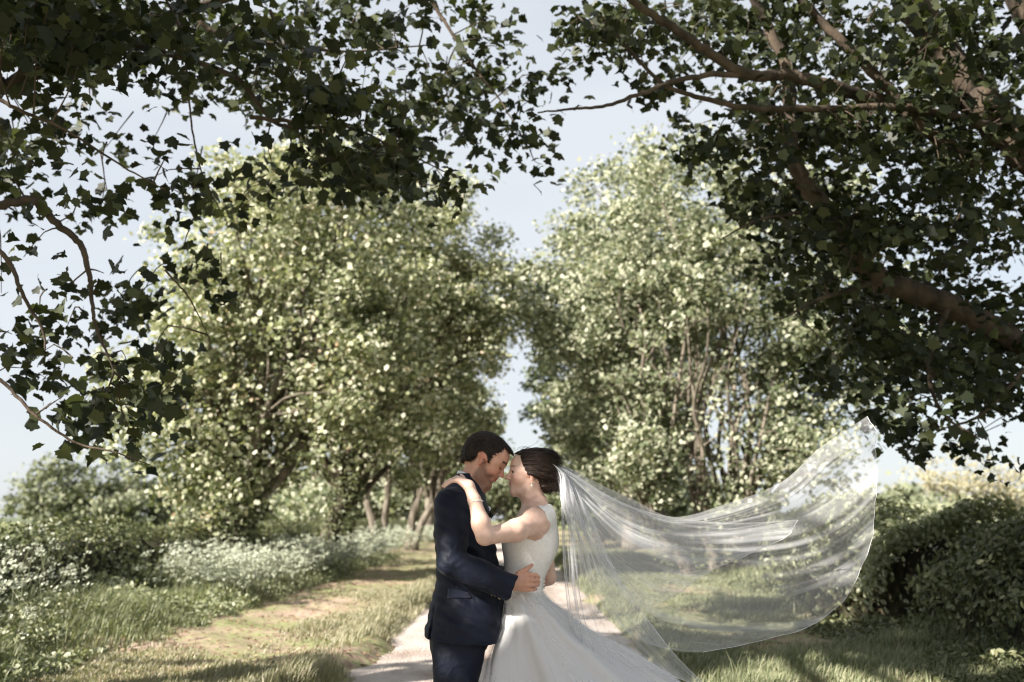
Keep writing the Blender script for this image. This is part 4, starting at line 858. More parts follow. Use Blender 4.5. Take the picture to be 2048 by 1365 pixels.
from mathutils.bvhtree import BVHTree
def surf(o, px, py, lift=.002):
    """the point of object o's surface under photo pixel px, py, lifted towards the viewer's side of the cloth"""
    bv = BVH.get(o.name) or BVH.setdefault(o.name, BVHTree.FromPolygons([tuple(v.co) for v in o.data.vertices], [tuple(p.vertices) for p in o.data.polygons]))
    off = o.matrix_basis.translation if o.parent is None else (o.parent.matrix_basis @ o.matrix_parent_inverse).translation*0
    a = Vector((0, 0, CAMZ)); d = (Vector(PX(px, py, 0)) - a).normalized(); h = bv.ray_cast(a - off, d)
    if h[0] is None: return None, None
    n = h[1] if h[1].dot(d) < 0 else -h[1]
    return np.array(h[0] + off + n*lift), np.array(n)
BVH = {}
def patch_on(o, rows, nm, mat, parent, thick=.0035):
    """rows of photo pixels laid onto the surface of o as a thin welt"""
    G = []; 
    for r in rows:
        line = []
        for q in r:
            p, n = surf(o, q[0], q[1], thick)
            if p is None: p = line[-1] if line else PX(q[0], q[1], -.2)
            line.append(p)
        G.append(line)
    G = np.array(G); m, n = G.shape[:2]; back = G + np.array([0, thick+.004, 0]); i = np.arange(m-1)[:, None]*n+np.arange(n-1)[None]
    F = np.stack([i, i+n, i+n+1, i+1], -1).reshape(-1, 4); a = Acc(); a.add(np.concatenate([G.reshape(-1, 3), back.reshape(-1, 3)]), [F, F[:, ::-1]+m*n])
    b = list(range(n)) + [n*k+n-1 for k in range(1, m)] + [n*(m-1)+k for k in range(n-2, -1, -1)] + [n*k for k in range(m-2, 0, -1)]; b = np.array(b); c = np.roll(b, -1)
    a.F[4].append(np.stack([b, c, c+m*n, b+m*n], 1)); return link(nm, a.mesh(nm, True), mat, parent)
def grid_px(c0, c1, c2, c3, m, n):
    c0, c1, c2, c3 = map(np.array, (c0, c1, c2, c3)); return [[(c0*(1-s)+c1*s)*(1-t)+(c3*(1-s)+c2*s)*t for s in np.linspace(0, 1, n)] for t in np.linspace(0, 1, m)]
patch_on(jacket, grid_px((897, 1175), (936, 1186), (944, 1197), (896, 1197), 5, 10), 'pocket_flap', navy_e, jacket, .0045)
bm_ = noisemat('horn_button', [(.3, (.10, .07, .04)), (.7, (.2, .15, .1))], scale=60, rough=.35)
for i in range(4):
    p, n = surf(jacket, 982+6*i, 1190.5+2.0*i, .003)
    if p is None: continue
    a = Acc(); Q = np.array([p, p+n*.003]); a.tube(Q, .0065, 10); link('button', a.mesh('button'), bm_, jacket)
p, n = surf(jacket, 905, 1187, 0)
# jacket collar roll and shirt collar around the neck
def band(cx, rows, nm, mat, parent, th=.004):
    """rows: list of closed rings (m,3)"""
    R = np.array(rows); m, n = R.shape[:2]; ctr = R.mean(1, keepdims=True); inn = R + (ctr-R)/np.linalg.norm(ctr-R, axis=2, keepdims=True)*th
    i = np.arange(m-1)[:, None]*n; j = np.arange(n)[None]; j2 = (j+1) % n; F = np.stack([i+j, i+j2, i+n+j2, i+n+j], -1).reshape(-1, 4); o_ = m*n
    a = Acc(); a.add(np.concatenate([R.reshape(-1, 3), inn.reshape(-1, 3)]), [F, F[:, ::-1]+o_])
    for base in (0, (m-1)*n):
        b = base+np.arange(n); c = np.roll(b, -1); a.F[4].append(np.stack([b, c, c+o_, b+o_], 1))
    return link(nm, a.mesh(nm, True), mat, parent)
def ring(pL, pR, b, n=48, cy=0, up=0):
    """tilted elliptical ring spanning photo pixels pL..pR in profile, half depth b"""
    A, B = PX(*pL, cy), PX(*pR, cy); c = (A+B)/2; u = (B-A)/2; t = np.arange(n)*2*math.pi/n
    return c + np.cos(t)[:, None]*u + np.sin(t)[:, None]*np.array([0, b, 0]) + (up*np.sin(t)**2)[:, None]*np.array([.5, 0, .8])
band(0, [ring((909, 958), (957, 1006), .080, up=.012), ring((913, 950), (959, 996), .074, up=.018), ring((916, 942), (960.5, 987), .067, up=.024), ring((917.5, 941.5), (959.5, 986), .064, up=.022)], 'shirt_collar', shirt_m, groom)
band(0, [ring((892, 980), (956, 1034), .115), ring((899, 968), (955, 1024), .097), ring((906, 955), (953, 1014), .086, up=.006), ring((908.5, 954), (952, 1012), .080, up=.006)], 'jacket_collar', navy, groom)
# trousers
f = Field((PX(845, 1300, 0)[0]-.05, YC-.26, .06), (PX(1010, 1300, 0)[0]+.05, YC+.26, PX(900, 1225, 0)[2]), .005)
zp = lambda v: PX(900, v, 0)[2]
f.loft(L5([(1225, 866, 1002, .15), (1270, 857, 990, .165), (1300, 862, 972, .165)]), .03)
for sg in (-1, 1):
    r_ = L5([(1270, 860, 980, .095, sg*.085), (1300, 864, 970, .092, sg*.095), (1330, 867, 964, .088, sg*.10), (1365, 867, 957, .084, sg*.10)])
    fx = -.01 if sg < 0 else .05; c0 = r_[-1]
    r_ += [(.48, c0[1]+.005+fx*.4, YC+sg*.10, .085, .08), (.25, c0[1]+fx, YC+sg*.105, .078, .072), (.06, c0[1]+fx, YC+sg*.11, .085, .06)]
    f.loft(r_, .012)
    f.cap(PX(905, 1290, sg*.2), np.array([c0[1]+.02, YC+sg*.2, .4]), .004, .003, .02, 's')
f.op((f.lo), (2, 6, 1.2), lambda x, y, z: .003*np.sin(z*40+x*30)*np.sin(x*25-z*12+y*8), mode='add')
finish(f, 'trousers', navy, groom, 2)
for sg in (-1, 1):
    fx = (-.01 if sg < 0 else .05); cx = PX(912, 1365, 0)[0] + fx; f = Field((cx-.13, YC+sg*.11-.07, -.005), (cx+.25, YC+sg*.11+.07, .16), .004)
    f.ell((cx+.11, YC+sg*.11, .035), (.12, .047, .045), .02); f.ell((cx-.02, YC+sg*.11, .06), (.08, .042, .075), .03)
    f.op(f.lo, (f.lo+.5), lambda x, y, z: (.004 - z) + 0*x + 0*y, .004, 'i'); finish(f, 'shoe', black_m, groom, 1)

# hair
def hairmat(name, c0, c1, sx=(1, 1, 1), spec=.45):
    m, nt, b, o = newmat(name); N = nt.nodes.new; L = nt.links.new
    tcn = N('ShaderNodeTexCoord'); mpn = N('ShaderNodeMapping'); mpn.inputs['Scale'].default_value = sx; L(tcn.outputs['UV'], mpn.inputs[0])
    nz = N('ShaderNodeTexNoise'); nz.inputs['Scale'].default_value = 40; nz.inputs['Detail'].default_value = 6; L(tcn.outputs['Object'], mpn.inputs[0]); L(mpn.outputs[0], nz.inputs['Vector'])
    r = ramp(nt, [(.35, c0), (.7, c1)]); L(nz.outputs['Fac'], r.inputs['Fac']); L(r.outputs['Color'], b.inputs['Base Color'])
    bp = N('ShaderNodeBump'); bp.inputs['Strength'].default_value = .8; bp.inputs['Distance'].default_value = .006; L(nz.outputs['Fac'], bp.inputs['Height']); L(bp.outputs[0], b.inputs['Normal'])
    b.inputs['Roughness'].default_value = .55; b.inputs['Specular IOR Level'].default_value = .22
    return m
hair_g = hairmat('short_dark_hair', (.006, .004, .0025), (.030, .018, .011), (1, 3, 1)); hair_b = hairmat('brunette_hair', (.006, .0035, .002), (.028, .014, .008), (1.0, 3, 4))
f = Field(HG.pos-[.19, .13, .19], HG.pos+[.21, .13, .20], .0026)
HG.e(f, (-.014, 0, .142), (.1005, .0805, .094), .01); HG.e(f, (.036, 0, .176), (.066, .060, .046), .03); HG.e(f, (-.058, 0, .092), (.047, .063, .055), .03)
HG.e(f, (.078, 0, .187), (.032, .046, .019), .02)
for y in (-1, 1): HG.e(f, (.024, y*.0655, .112), (.018, .0125, .024), .01)
HP = [(.118, .176), (.098, .168), (.078, .1655), (.063, .160), (.056, .140), (.040, .128), (.026, .104), (.010, .106), (.012, .128), (-.008, .140), (-.026, .130), (-.036, .100), (-.048, .072), (-.075, .058), (-.14, .05), (-.16, .28), (.13, .28)]
def px_loc(H, L):
    return [tuple(H.loc(PX(a_, b_, -.06)[None])[0][[0, 2]]) for a_, b_ in L]
def cut(H, P, kk=.004):
    def fn(x, y, z):
        X = (x-H.pos[0]); Y = (y-H.pos[1]); Z = (z-H.pos[2]); M = H.M
        lx = (M[0, 0]*X+M[1, 0]*Y+M[2, 0]*Z)/H.s + H.c[0]; lz = (M[0, 2]*X+M[1, 2]*Y+M[2, 2]*Z)/H.s + H.c[2]; ly = (M[0, 1]*X+M[1, 1]*Y+M[2, 1]*Z)/H.s
        return poly_sd(lx, lz, P)*H.s + .0016*np.sin(lx*420+lz*260)*np.sin(lz*500-lx*90)
    return fn
HP = px_loc(HG, [(1060, 908), (1029, 911), (1022, 906.5), (1017.5, 902), (1008.5, 896), (1002.8, 903.5), (993, 909), (986, 915), (978.5, 927), (974, 924), (973, 911), (967, 903.5), (958, 903.5), (953, 914), (946.5, 920), (939.6, 923), (931, 921), (890, 930), (890, 830), (1060, 830)])
f.op(f.lo, f.lo+.4, cut(HG, HP), .006, 'i')
def strands(H, amp, fa, fb):
    def fn(x, y, z):
        X = (x-H.pos[0]); Y = (y-H.pos[1]); Z = (z-H.pos[2]); M = H.M
        lx = (M[0, 0]*X+M[1, 0]*Y+M[2, 0]*Z)/H.s; lz = (M[0, 2]*X+M[1, 2]*Y+M[2, 2]*Z)/H.s; ly = (M[0, 1]*X+M[1, 1]*Y+M[2, 1]*Z)/H.s
        return amp*np.sin(ly*fa + 2*np.sin(lx*25) + lz*60)*np.sin(lz*fb+lx*40+ly*30)
    return fn
f.op(f.lo, f.lo+.4, strands(HG, .0016, 520, 190), mode='add')
hg = finish(f, 'hair', hair_g, groom, 1)
# fine short hairs breaking the outline
def fuzz(o, nm, mat, parent, n, ln, dirf, seed, r=.0004, zmin=None):
    rng = np.random.default_rng(seed); vs = np.empty(len(o.data.vertices)*3, np.float32); o.data.vertices.foreach_get('co', vs); vs = vs.reshape(-1, 3); ns = np.array([v.normal for v in o.data.vertices])
    i = rng.integers(0, len(vs), n); a = Acc(); p = vs[i]; d = dirf(p, ns[i], rng); d /= np.linalg.norm(d, axis=1)[:, None]
    nb = ns[i]; side = np.cross(d, nb); side /= np.linalg.norm(side, axis=1)[:, None]+1e-6
    T = np.array([(0, -.5, 0), (0, .5, 0), (.5, .4, .06), (.5, -.4, .06), (1, 0, .0)]); R = np.stack([d*(ln*rng.uniform(.5, 1.2, n))[:, None], side*r*2, nb*ln], -1)
    a.scatter(T, [(0, 1, 2, 3), (3, 2, 4)], p, R); return link(nm, a.mesh(nm), mat, parent)
MG = HG.M
fuzz(hg, 'hair_strands', hair_g, hg, 9000, .010, lambda p, n, r: n*.22 + MG[:, 0]*.8 - MG[:, 2]*.25 + .22*r.normal(size=p.shape), 3, .0006)

# sun-catching stray hairs of hers come later; buttonhole flower
BC = PX(980, 1030, -.03)
a = Acc(); rg = np.random.default_rng(6)
for i in range(26):
    d = rg.normal(size=3)*[.8, .6, .7] + [.5, -.2, -.2]; d /= np.linalg.norm(d); a.tube(spline(np.array([BC, BC+d*.012, BC+d*rg.uniform(.016, .026)+[0, 0, .003]]), 4), [.0012, .0028, .002, .0004], 5)
bt = link('buttonhole', a.mesh('buttonhole'), lf_near, groom)
a = Acc(); c = PX(977, 1018, -.03)
for i in range(40):
    d = rg.normal(size=3); d /= np.linalg.norm(d); a.scatter(T_OVAL, F_OVAL, np.array([c+d*.010]), basis(d[None], rg)*.014)
link('rose', a.mesh('rose'), shirt_m, bt)

# ------------------------------------------------------------------ the bride
HB = Head(PX(1060.5, 952, 0), -1, -4, .955, yaw=math.radians(5))
f = Field(PX(860, 1200, 0)-[.02, .47, .02], PX(1130, 880, 0)+[.03, .40, .03], .0032)
HB.build(f, False)
f.cap(PX(1062, 970, 0), PX(1069, 1003, 0), .045, .045, .025); f.cap(HB.w(.02, 0, .035), PX(1066, 1000, 0), .036, .042, .025)
f.loft(L5([(1000, 1052, 1088, .055), (1012, 1046, 1097, .11), (1026, 1036, 1106, .155), (1045, 1026, 1111, .155), (1075, 1006, 1114, .15), (1093, 1006, 1113, .145), (1113, 1010, 1106, .135), (1141, 1012, 1091, .12), (1165, 1012, 1083, .118), (1190, 1010, 1085, .135), (1200, 1010, 1085, .14)]), .04)
SHN = PX(1074, 1042, -.15); ELN = PX(970, 1074, -.36); WRN = PX(949, 1001, -.335)
f.cap(SHN, PX(1030, 1062, -.25), .047, .048, .04); f.cap(PX(1030, 1062, -.25), ELN, .046, .034, .02); f.cap(PX(969, 1073, -.36), PX(962, 1048, -.355), .037, .038, .015); f.cap(PX(962, 1048, -.355), WRN, .038, .026, .02)
f.cap(PX(1078, 1032, -.05), SHN, .05, .05, .04)
# far arm: elbow behind the back, forearm forward to his side
SHF = PX(1080, 1040, .15); ELF = PX(1097, 1155, .22); f.cap(SHF, ELF, .046, .034, .03); f.cap(ELF, PX(1020, 1190, .27), .034, .026, .02)
# near hand laid over his shoulder
K = [PX(917, 960, -.300), PX(913, 962.5, -.280), PX(909, 967, -.262), PX(915, 958, -.318)]
kn = [PX(917, 962, -.315), PX(915, 959, -.298), PX(914, 957, -.280), PX(914, 956.5, -.262)]
w1 = PX(938, 972, -.318)
f.cap(WRN, w1, .0265, .023, .015)
for q in kn: f.cap(w1 + (q-np.mean(kn, axis=0))*.4, q, .0185, .0115, .012)
for i, q in enumerate(kn):
    dd = [.0, .004, .006, .006][i]; ex = [0, -3, -2.5, 1][i]; Dp = [-.312, -.290, -.268, -.246][i]
    f.chain([q, PX(903+ex, 962.5-i*.8, Dp), PX(894+ex, 968-i*.9, Dp+.004), PX(888.5+ex, 974-i*1.0, Dp+.006)], [.0098, .0086, .0078, .0062], .004)
f.chain([PX(936, 975, -.30), PX(932, 964, -.27), PX(925, 955, -.245), PX(922, 950, -.235)], [.015, .0115, .009, .0065], .007)
# far hand on his waist, kept simple but five-fingered
wf = PX(1016, 1191, .275); kf = [PX(1000, 1186+4*i, .262) for i in range(4)]
hand(f, wf, kf, None, [([kf[i], PX(990, 1186+5*i, .245), PX(981, 1188+5*i, .225)], [.0085, .0075, .006]) for i in range(4)], ([PX(1010, 1184, .27), PX(1002, 1176, .25), PX(994, 1173, .235)], [.011, .009, .007]), .012)
feetB = (PX(1060, 1290, 0)[0], YC, 0.0)
bride = finish(f, 'person', skin_m, None, 2, lambda V: face_col(V, HB, BB, False), label='woman in a white wedding dress and long blown veil', cat='woman', origin=feetB)
# eye, lashes
def uvs(c, r, nm, mat, parent, sc=(1, 1, 1), M=None):
    a = Acc(); n = 16; V = [(math.sin(i*math.pi/n)*math.cos(j*2*math.pi/n), math.sin(i*math.pi/n)*math.sin(j*2*math.pi/n), math.cos(i*math.pi/n)) for i in range(n+1) for j in range(n)]
    V = np.array(V)*r*np.array(sc); V = V if M is None else V@np.array(M).T; i = np.arange(n)[:, None]*n; j = np.arange(n)[None]; F = np.stack([i+j, i+n+j, i+n+(j+1) % n, i+(j+1) % n], -1).reshape(-1, 4)
    a.add(V+np.array(c), [F]); return link(nm, a.mesh(nm, True), mat, parent)
eye_w = noisemat('eye_white', [(.3, (.36, .32, .31)), (.7, (.42, .38, .37))], rough=.2, bump=0); eye_d = noisemat('eye_iris', [(.3, (.02, .013, .01)), (.7, (.05, .03, .02))], rough=.15, bump=0)
for y in (-1, 1):
    e_ = uvs(HB.w(.0765, y*.0325, .1155), .0135*HB.s, 'eye', eye_w, bride); uvs(HB.w(.0822, y*.0335, .1152), .0092*HB.s, 'iris', eye_d, e_)
    a = Acc()
    for t in np.linspace(-1, 1, 12):
        p = HB.w(.0885-.004*t*t, y*(.0325+.012*t), .1200-.0016*t*t); q = HB.w(.0985-.003*t*t, y*(.0325+.015*t), .1205); a.tube(np.array([p, (p+q)/2-[0, 0, .0015], q]), [.0008, .0006, .0002], 4)
    link('eyelashes', a.mesh('eyelashes'), hair_b, bride)
for y in (-1, 1):
    a = Acc()
    for t in np.linspace(-1, 1, 12):
        p = HG.w(.0885-.004*t*t, y*(.0325+.012*t), .1128); q = HG.w(.0975-.003*t*t, y*(.0325+.015*t), .1085); a.tube(np.array([p, (p+q)/2, q]), [.0008, .0006, .0002], 4)
    link('eyelashes', a.mesh('eyelashes'), hair_g, groom)
# bride's hair, swept back into a low roll
f = Field(HB.pos-[.16, .13, .17], HB.pos+[.20, .13, .19], .0026)
HB.e(f, (-.012, 0, .142), (.102, .0845, .094), .01); HB.e(f, (.030, 0, .168), (.066, .066, .052), .03)
f.ell(PX(1083, 921, 0), (.062, .068, .052), .03); f.ell(PX(1097, 956, 0), (.040, .055, .047), .022); f.ell(PX(1090, 972, 0), (.040, .055, .026), .025)
f.ell(PX(1101, 909, 0), (.024, .03, .016), .02, M=np.array(Matrix.Rotation(math.radians(25), 3, 'Y')))
f.ell(PX(1070, 945, -.062), (.040, .022, .030), .02); f.ell(PX(1068, 945, .062), (.040, .022, .030), .02)
HPB = px_loc(HB, [(1000, 904), (1031, 907), (1041, 911), (1043, 927), (1048, 941), (1055, 951), (1062, 953.5), (1069, 953.5), (1076, 961), (1080.5, 974), (1085, 984), (1095, 992), (1180, 1000), (1180, 840), (1000, 840)])
f.op(f.lo, f.lo+.4, cut(HB, HPB), .010, 'i')
f.op(f.lo, f.lo+.4, strands(HB, .0026, 160, 330), mode='add')
hb = finish(f, 'hair', hair_b, bride, 1)
MB_ = HB.M
fuzz(hb, 'hair_strands', hair_b, hb, 8000, .040, lambda p, n, r: n*.03 - MB_[:, 0]*.9 - MB_[:, 2]*.35 + .13*r.normal(size=p.shape), 4, .0006)
rg = np.random.default_rng(12); a = Acc()
for i in range(70):
    l0 = np.array([rg.uniform(-.06, .075), rg.uniform(-.05, .05), rg.uniform(.205, .232)]) if i < 34 else np.array([rg.uniform(-.10, -.06), rg.uniform(-.06, .06), rg.uniform(.08, .2)]) if i < 56 else np.array([rg.uniform(.03, .06), rg.choice([-1, 1])*rg.uniform(.060, .07), rg.uniform(.10, .15)])
    ln = rg.uniform(.03, .075); dv_ = np.array([-1, .25*rg.normal(), .25*rg.normal() + (.12 if i < 34 else -.15)]); p0 = HB.w(*l0); p1 = HB.w(*(l0+dv_*ln*.5 + [0, 0, .008])); p2 = HB.w(*(l0+dv_*ln + [0, .01*rg.normal(), -.004+.012*rg.normal()]))
    a.tube(spline(np.array([p0, p1, p2]), 7), np.linspace(.0007, .0003, 7), 4, False)
link('flyaway_hairs', a.mesh('flyaway_hairs'), hair_b, hb)
silver = noisemat('silver', [(.3, (.6, .6, .6)), (.7, (.75, .74, .72))], rough=.2, bump=0); silver.node_tree.nodes['Principled BSDF'].inputs['Metallic'].default_value = 1
pearl = noisemat('pearl', [(.3, (.7, .66, .62)), (.7, (.8, .78, .75))], rough=.25, bump=0)
for y in (1, -1):
    p = HB.w(-.001, y*.078, .070); a = Acc(); t = np.linspace(0, 2*math.pi, 13); a.tube(np.array([p + [.003*math.cos(q), 0, .005*math.sin(q)-.003] for q in t]), .0007, 5)
    ob = link('earring', a.mesh('earring'), silver, bride); uvs(p-[0, 0, .014], .0042, 'drop', pearl, ob, (1, 1, 1.4)); uvs(p-[0, 0, .007], .0016, 'bead', silver, ob)
# bracelet and ring
ax = (WRN-PX(962, 1048, -.355)); ax /= np.linalg.norm(ax); c = PX(951, 1005, -.336); u = np.cross(ax, [0, 1, 0]); u /= np.linalg.norm(u); v = np.cross(ax, u); t = np.linspace(0, 2*math.pi, 33)
a = Acc(); a.tube(np.array([c + .0315*(math.cos(q)*u + math.sin(q)*v) + ax*.004*math.cos(q) for q in t]), .0019, 8); link('bracelet', a.mesh('bracelet', True), pearl, bride)
q1 = (kn[1]+PX(900, 961.7, -.290))/2; a = Acc(); dx = kn[1]-q1; dx /= np.linalg.norm(dx); u = np.cross(dx, [0, 0, 1]); u /= np.linalg.norm(u); v = np.cross(dx, u)
a.tube(np.array([q1 + .0105*(math.cos(q)*u + math.sin(q)*v) for q in np.linspace(0, 2*math.pi, 21)]), .0013, 6); rr_ = link('ring', a.mesh('ring', True), silver, bride); uvs(q1+[0, -.006, .010], .0028, 'stone', pearl, rr_)

# bodice of beaded lace, high scooped neck and deep armholes
def lacemat():
    m, nt, b, o = newmat('beaded_lace'); N = nt.nodes.new; L = nt.links.new
    tcn = N('ShaderNodeTexCoord'); vo = N('ShaderNodeTexVoronoi'); vo.inputs['Scale'].default_value = 170; L(tcn.outputs['Object'], vo.inputs['Vector'])
    nz = N('ShaderNodeTexNoise'); nz.inputs['Scale'].default_value = 45; nz.inputs['Detail'].default_value = 5; nz.inputs['Distortion'].default_value = 1; L(tcn.outputs['Object'], nz.inputs['Vector'])
    r = ramp(nt, [(.3, (.76, .735, .69)), (.5, (.82, .80, .77)), (.7, (.85, .84, .82))]); L(nz.outputs['Fac'], r.inputs['Fac']); L(r.outputs['Color'], b.inputs['Base Color'])
    mth = N('ShaderNodeMath'); mth.operation = 'MULTIPLY_ADD'; mth.inputs[1].default_value = .6; L(vo.outputs['Distance'], mth.inputs[0]); L(nz.outputs['Fac'], mth.inputs[2])
    bp = N('ShaderNodeBump'); bp.inputs['Strength'].default_value = .35; bp.inputs['Distance'].default_value = .003; L(mth.outputs[0], bp.inputs['Height']); L(bp.outputs[0], b.inputs['Normal']); b.inputs['Roughness'].default_value = .45
    return m
lace = lacemat()
f = Field(PX(990, 1212, 0)-[.02, .25, .02], PX(1130, 1000, 0)+[.03, .25, .03], .0032)
f.loft(L5([(1000, 1054, 1094, .066), (1012, 1043, 1104, .134), (1026, 1032, 1111, .165), (1045, 1021, 1114, .163), (1075, 1003, 1118, .160), (1093, 1003, 1118, .155), (1113, 1007, 1111, .145), (1141, 1008, 1096, .130), (1165, 1008, 1086, .127), (1190, 1007, 1086, .142), (1206, 1007, 1092, .15)]), .04)
f.cap(PX(1078, 1032, -.05), PX(1078, 1036, -.15), .056, .053, .04); f.cap(PX(1078, 1032, .05), PX(1078, 1036, .15), .056, .053, .04)
NP = [(PX(a_, b_, -.1)[0], PX(a_, b_, -.1)[2]) for a_, b_ in [(990, 1060), (1040, 1040), (1066, 1020), (1075, 1011.5), (1086, 1012), (1098, 1008), (1140, 1008), (1140, 1230), (980, 1230)]]
f.op(f.lo, f.lo+.9, lambda x, y, z: poly_sd(x, z, NP) + 0*y, .004, 'i')
for sg in (-1, 1):
    cc = [(PX(a_, b_, -.15)[0], PX(a_, b_, -.15)[2]) for a_, b_ in [(1010, 1030), (1060, 1008), (1074.5, 1012), (1088, 1024), (1093.5, 1040), (1091.5, 1062), (1083, 1077), (1070, 1082.5), (1056, 1078), (1044, 1068), (1015, 1060)]]
    lo = (f.lo[0], YC-.4 if sg < 0 else YC+.098, f.lo[2]); hi = (f.lo[0]+.5, YC-.098 if sg < 0 else YC+.4, f.lo[2]+.6)
    f.op(f.lo, f.lo+.9, lambda x, y, z, cc=cc, sg=sg: np.maximum(poly_sd(x, z, cc) + 0*y, .098 - sg*(y-YC)), .003, 's')
bod = finish(f, 'bodice', lace, bride, 2)
for i in range(8):
    q = (1098 - 1.8*i - (i < 3)*0, 1130 + 6.6*i); xs_ = [1098, 1094.5, 1092, 1089.5, 1087.5, 1086.5, 1086, 1086.5][i]; uvs(PX(xs_+.5, q[1], 0) + [.001, -.004, 0], .0058, 'button', pearl, bod)

# skirt: one cloth ring after another, blown towards the right
satin_m, nt_, b_, o_ = newmat('white_tulle_skirt'); b_.inputs['Base Color'].default_value = (.74, .73, .73, 1); b_.inputs['Roughness'].default_value = .6; b_.inputs['Sheen Weight'].default_value = .3
tr_ = nt_.nodes.new('ShaderNodeBsdfTranslucent'); tr_.inputs['Color'].default_value = (.70, .69, .69, 1); mx_ = nt_.nodes.new('ShaderNodeMixShader'); mx_.inputs[0].default_value = .25
nt_.links.new(b_.outputs[0], mx_.inputs[1]); nt_.links.new(tr_.outputs[0], mx_.inputs[2]); nt_.links.new(mx_.outputs[0], o_.inputs['Surface'])
lv = [(1181, 1008, 1084.5, .138), (1190, 1008, 1089, .148), (1205, 1009, 1104, .165), (1225, 1008, 1132, .185), (1260, 1003, 1178, .22), (1288, 990, 1234, .25), (1321, 980, 1291, .29), (1350, 976, 1336, .33), (1380, 972, 1372, .37), (1450, 962, 1450, .44), (1530, 950, 1520, .50), (1618, 936, 1580, .56)]
R = np.array([(PX(x0, y, 0)[0], PX(x1, y, 0)[0], (PX(x0, y, 0)[2]+PX(x1, y, 0)[2])/2, b) for y, x0, x1, b in lv]); R[-1, 2] = .012
R = spline(R, 90); NT = 260; th = np.linspace(0, 2*math.pi, NT, endpoint=False); tt = np.linspace(0, 1, len(R))
V = []
for i, (x0, x1, z, b) in enumerate(R):
    a_ = tt[i]; am = .006*min(1, a_*5) + .055*a_**1.2
    fold = am*(np.sin(9*th + 3.0*a_*np.sin(th) + .7)*.55 + .22*np.sin(17*th + 1.5 + 2*a_) + .5*np.sin(5*th+4*a_)); 
    cx = (x0+x1)/2; hw = (x1-x0)/2; rx = hw + fold*(.35+.65*np.abs(np.sin(th))); ry = b + fold*1.0
    V.append(np.stack([cx + np.cos(th)*rx, YC + np.sin(th)*ry, np.full(NT, z) + 0.0*th], 1))
V = np.concatenate(V); i = np.arange(len(R)-1)[:, None]*NT; j = np.arange(NT)[None]; j2 = (j+1) % NT
F = np.stack([i+j, i+NT+j, i+NT+j2, i+j2], -1).reshape(-1, 4)
skirt = link('skirt', mesh_np('skirt', V, [F], True), satin_m, bride)

# ------------------------------------------------------------------ veil of fine tulle
def veilmat(name, lo, hi):
    m, nt, b, o = newmat(name); N = nt.nodes.new; L = nt.links.new
    uv = N('ShaderNodeUVMap'); uv.uv_map = 'UVMap'; mpn = N('ShaderNodeMapping'); mpn.inputs['Scale'].default_value = (11, 1.1, 1); L(uv.outputs[0], mpn.inputs[0])
    nz = N('ShaderNodeTexNoise'); nz.inputs['Scale'].default_value = 1.0; nz.inputs['Detail'].default_value = 4; nz.inputs['Roughness'].default_value = .55; nz.inputs['Distortion'].default_value = .25; L(mpn.outputs[0], nz.inputs['Vector'])
    r = ramp(nt, [(.36, (lo,)*3), (.52, (lo*.6+hi*.4*.6,)*3), (.66, (hi,)*3)]); L(nz.outputs['Fac'], r.inputs['Fac'])
    sx = N('ShaderNodeSeparateXYZ'); L(uv.outputs[0], sx.inputs[0]); g = N('ShaderNodeMapRange'); g.inputs[1].default_value = 0; g.inputs[2].default_value = .42; g.inputs[3].default_value = .22; g.inputs[4].default_value = 0; L(sx.outputs[1], g.inputs[0])
    ad = N('ShaderNodeMath'); ad.operation = 'ADD'; L(r.outputs[0], ad.inputs[0]); L(g.outputs[0], ad.inputs[1])
    d = N('ShaderNodeBsdfDiffuse'); d.inputs['Color'].default_value = (.86, .87, .89, 1); t = N('ShaderNodeBsdfTranslucent'); t.inputs['Color'].default_value = (.86, .87, .89, 1); mx = N('ShaderNodeMixShader'); mx.inputs[0].default_value = .5; L(d.outputs[0], mx.inputs[1]); L(t.outputs[0], mx.inputs[2])
    tp = N('ShaderNodeBsdfTransparent'); m2 = N('ShaderNodeMixShader'); L(ad.outputs[0], m2.inputs[0]); L(tp.outputs[0], m2.inputs[1]); L(mx.outputs[0], m2.inputs[2]); L(m2.outputs[0], o.inputs['Surface'])
    return m
vm1 = veilmat('tulle', .22, .52); vm2 = veilmat('tulle_layer', .22, .54)
def over(nm, off, sc):
    W = V.reshape(len(R), NT, 3).copy(); c0 = W.mean(1, keepdims=True); d = W-c0; d[..., 2] = 0; d /= np.linalg.norm(d, axis=2, keepdims=True)+1e-9
    tt_ = np.linspace(0, 1, len(R))[:, None]; W += d*(off + .014*tt_*np.sin(31*th[None]+5*tt_) + .02*tt_*np.sin(11*th[None]-3*tt_+sc))[..., None]
    me = mesh_np(nm, W.reshape(-1, 3), [F_sk], True); uvl = me.uv_layers.new(name='UVMap'); li = np.empty(len(me.loops), np.int32); me.loops.foreach_get('vertex_index', li)
    U = np.stack(np.broadcast_arrays(np.abs((th/math.pi) % 2 - 1)[None]*sc, tt_), -1).reshape(-1, 2)[li]; uvl.data.foreach_set('uv', U.astype(np.float32).ravel())
    return link(nm, me, veilmat('skirt_tulle', .10, .42), bride)  # streaks in the opacity stand in for the shading of folds
F_sk = F.copy(); over('tulle_overskirt', .010, .6)
cord_m = fabric('veil_cord', (.6, .6, .62), .8)
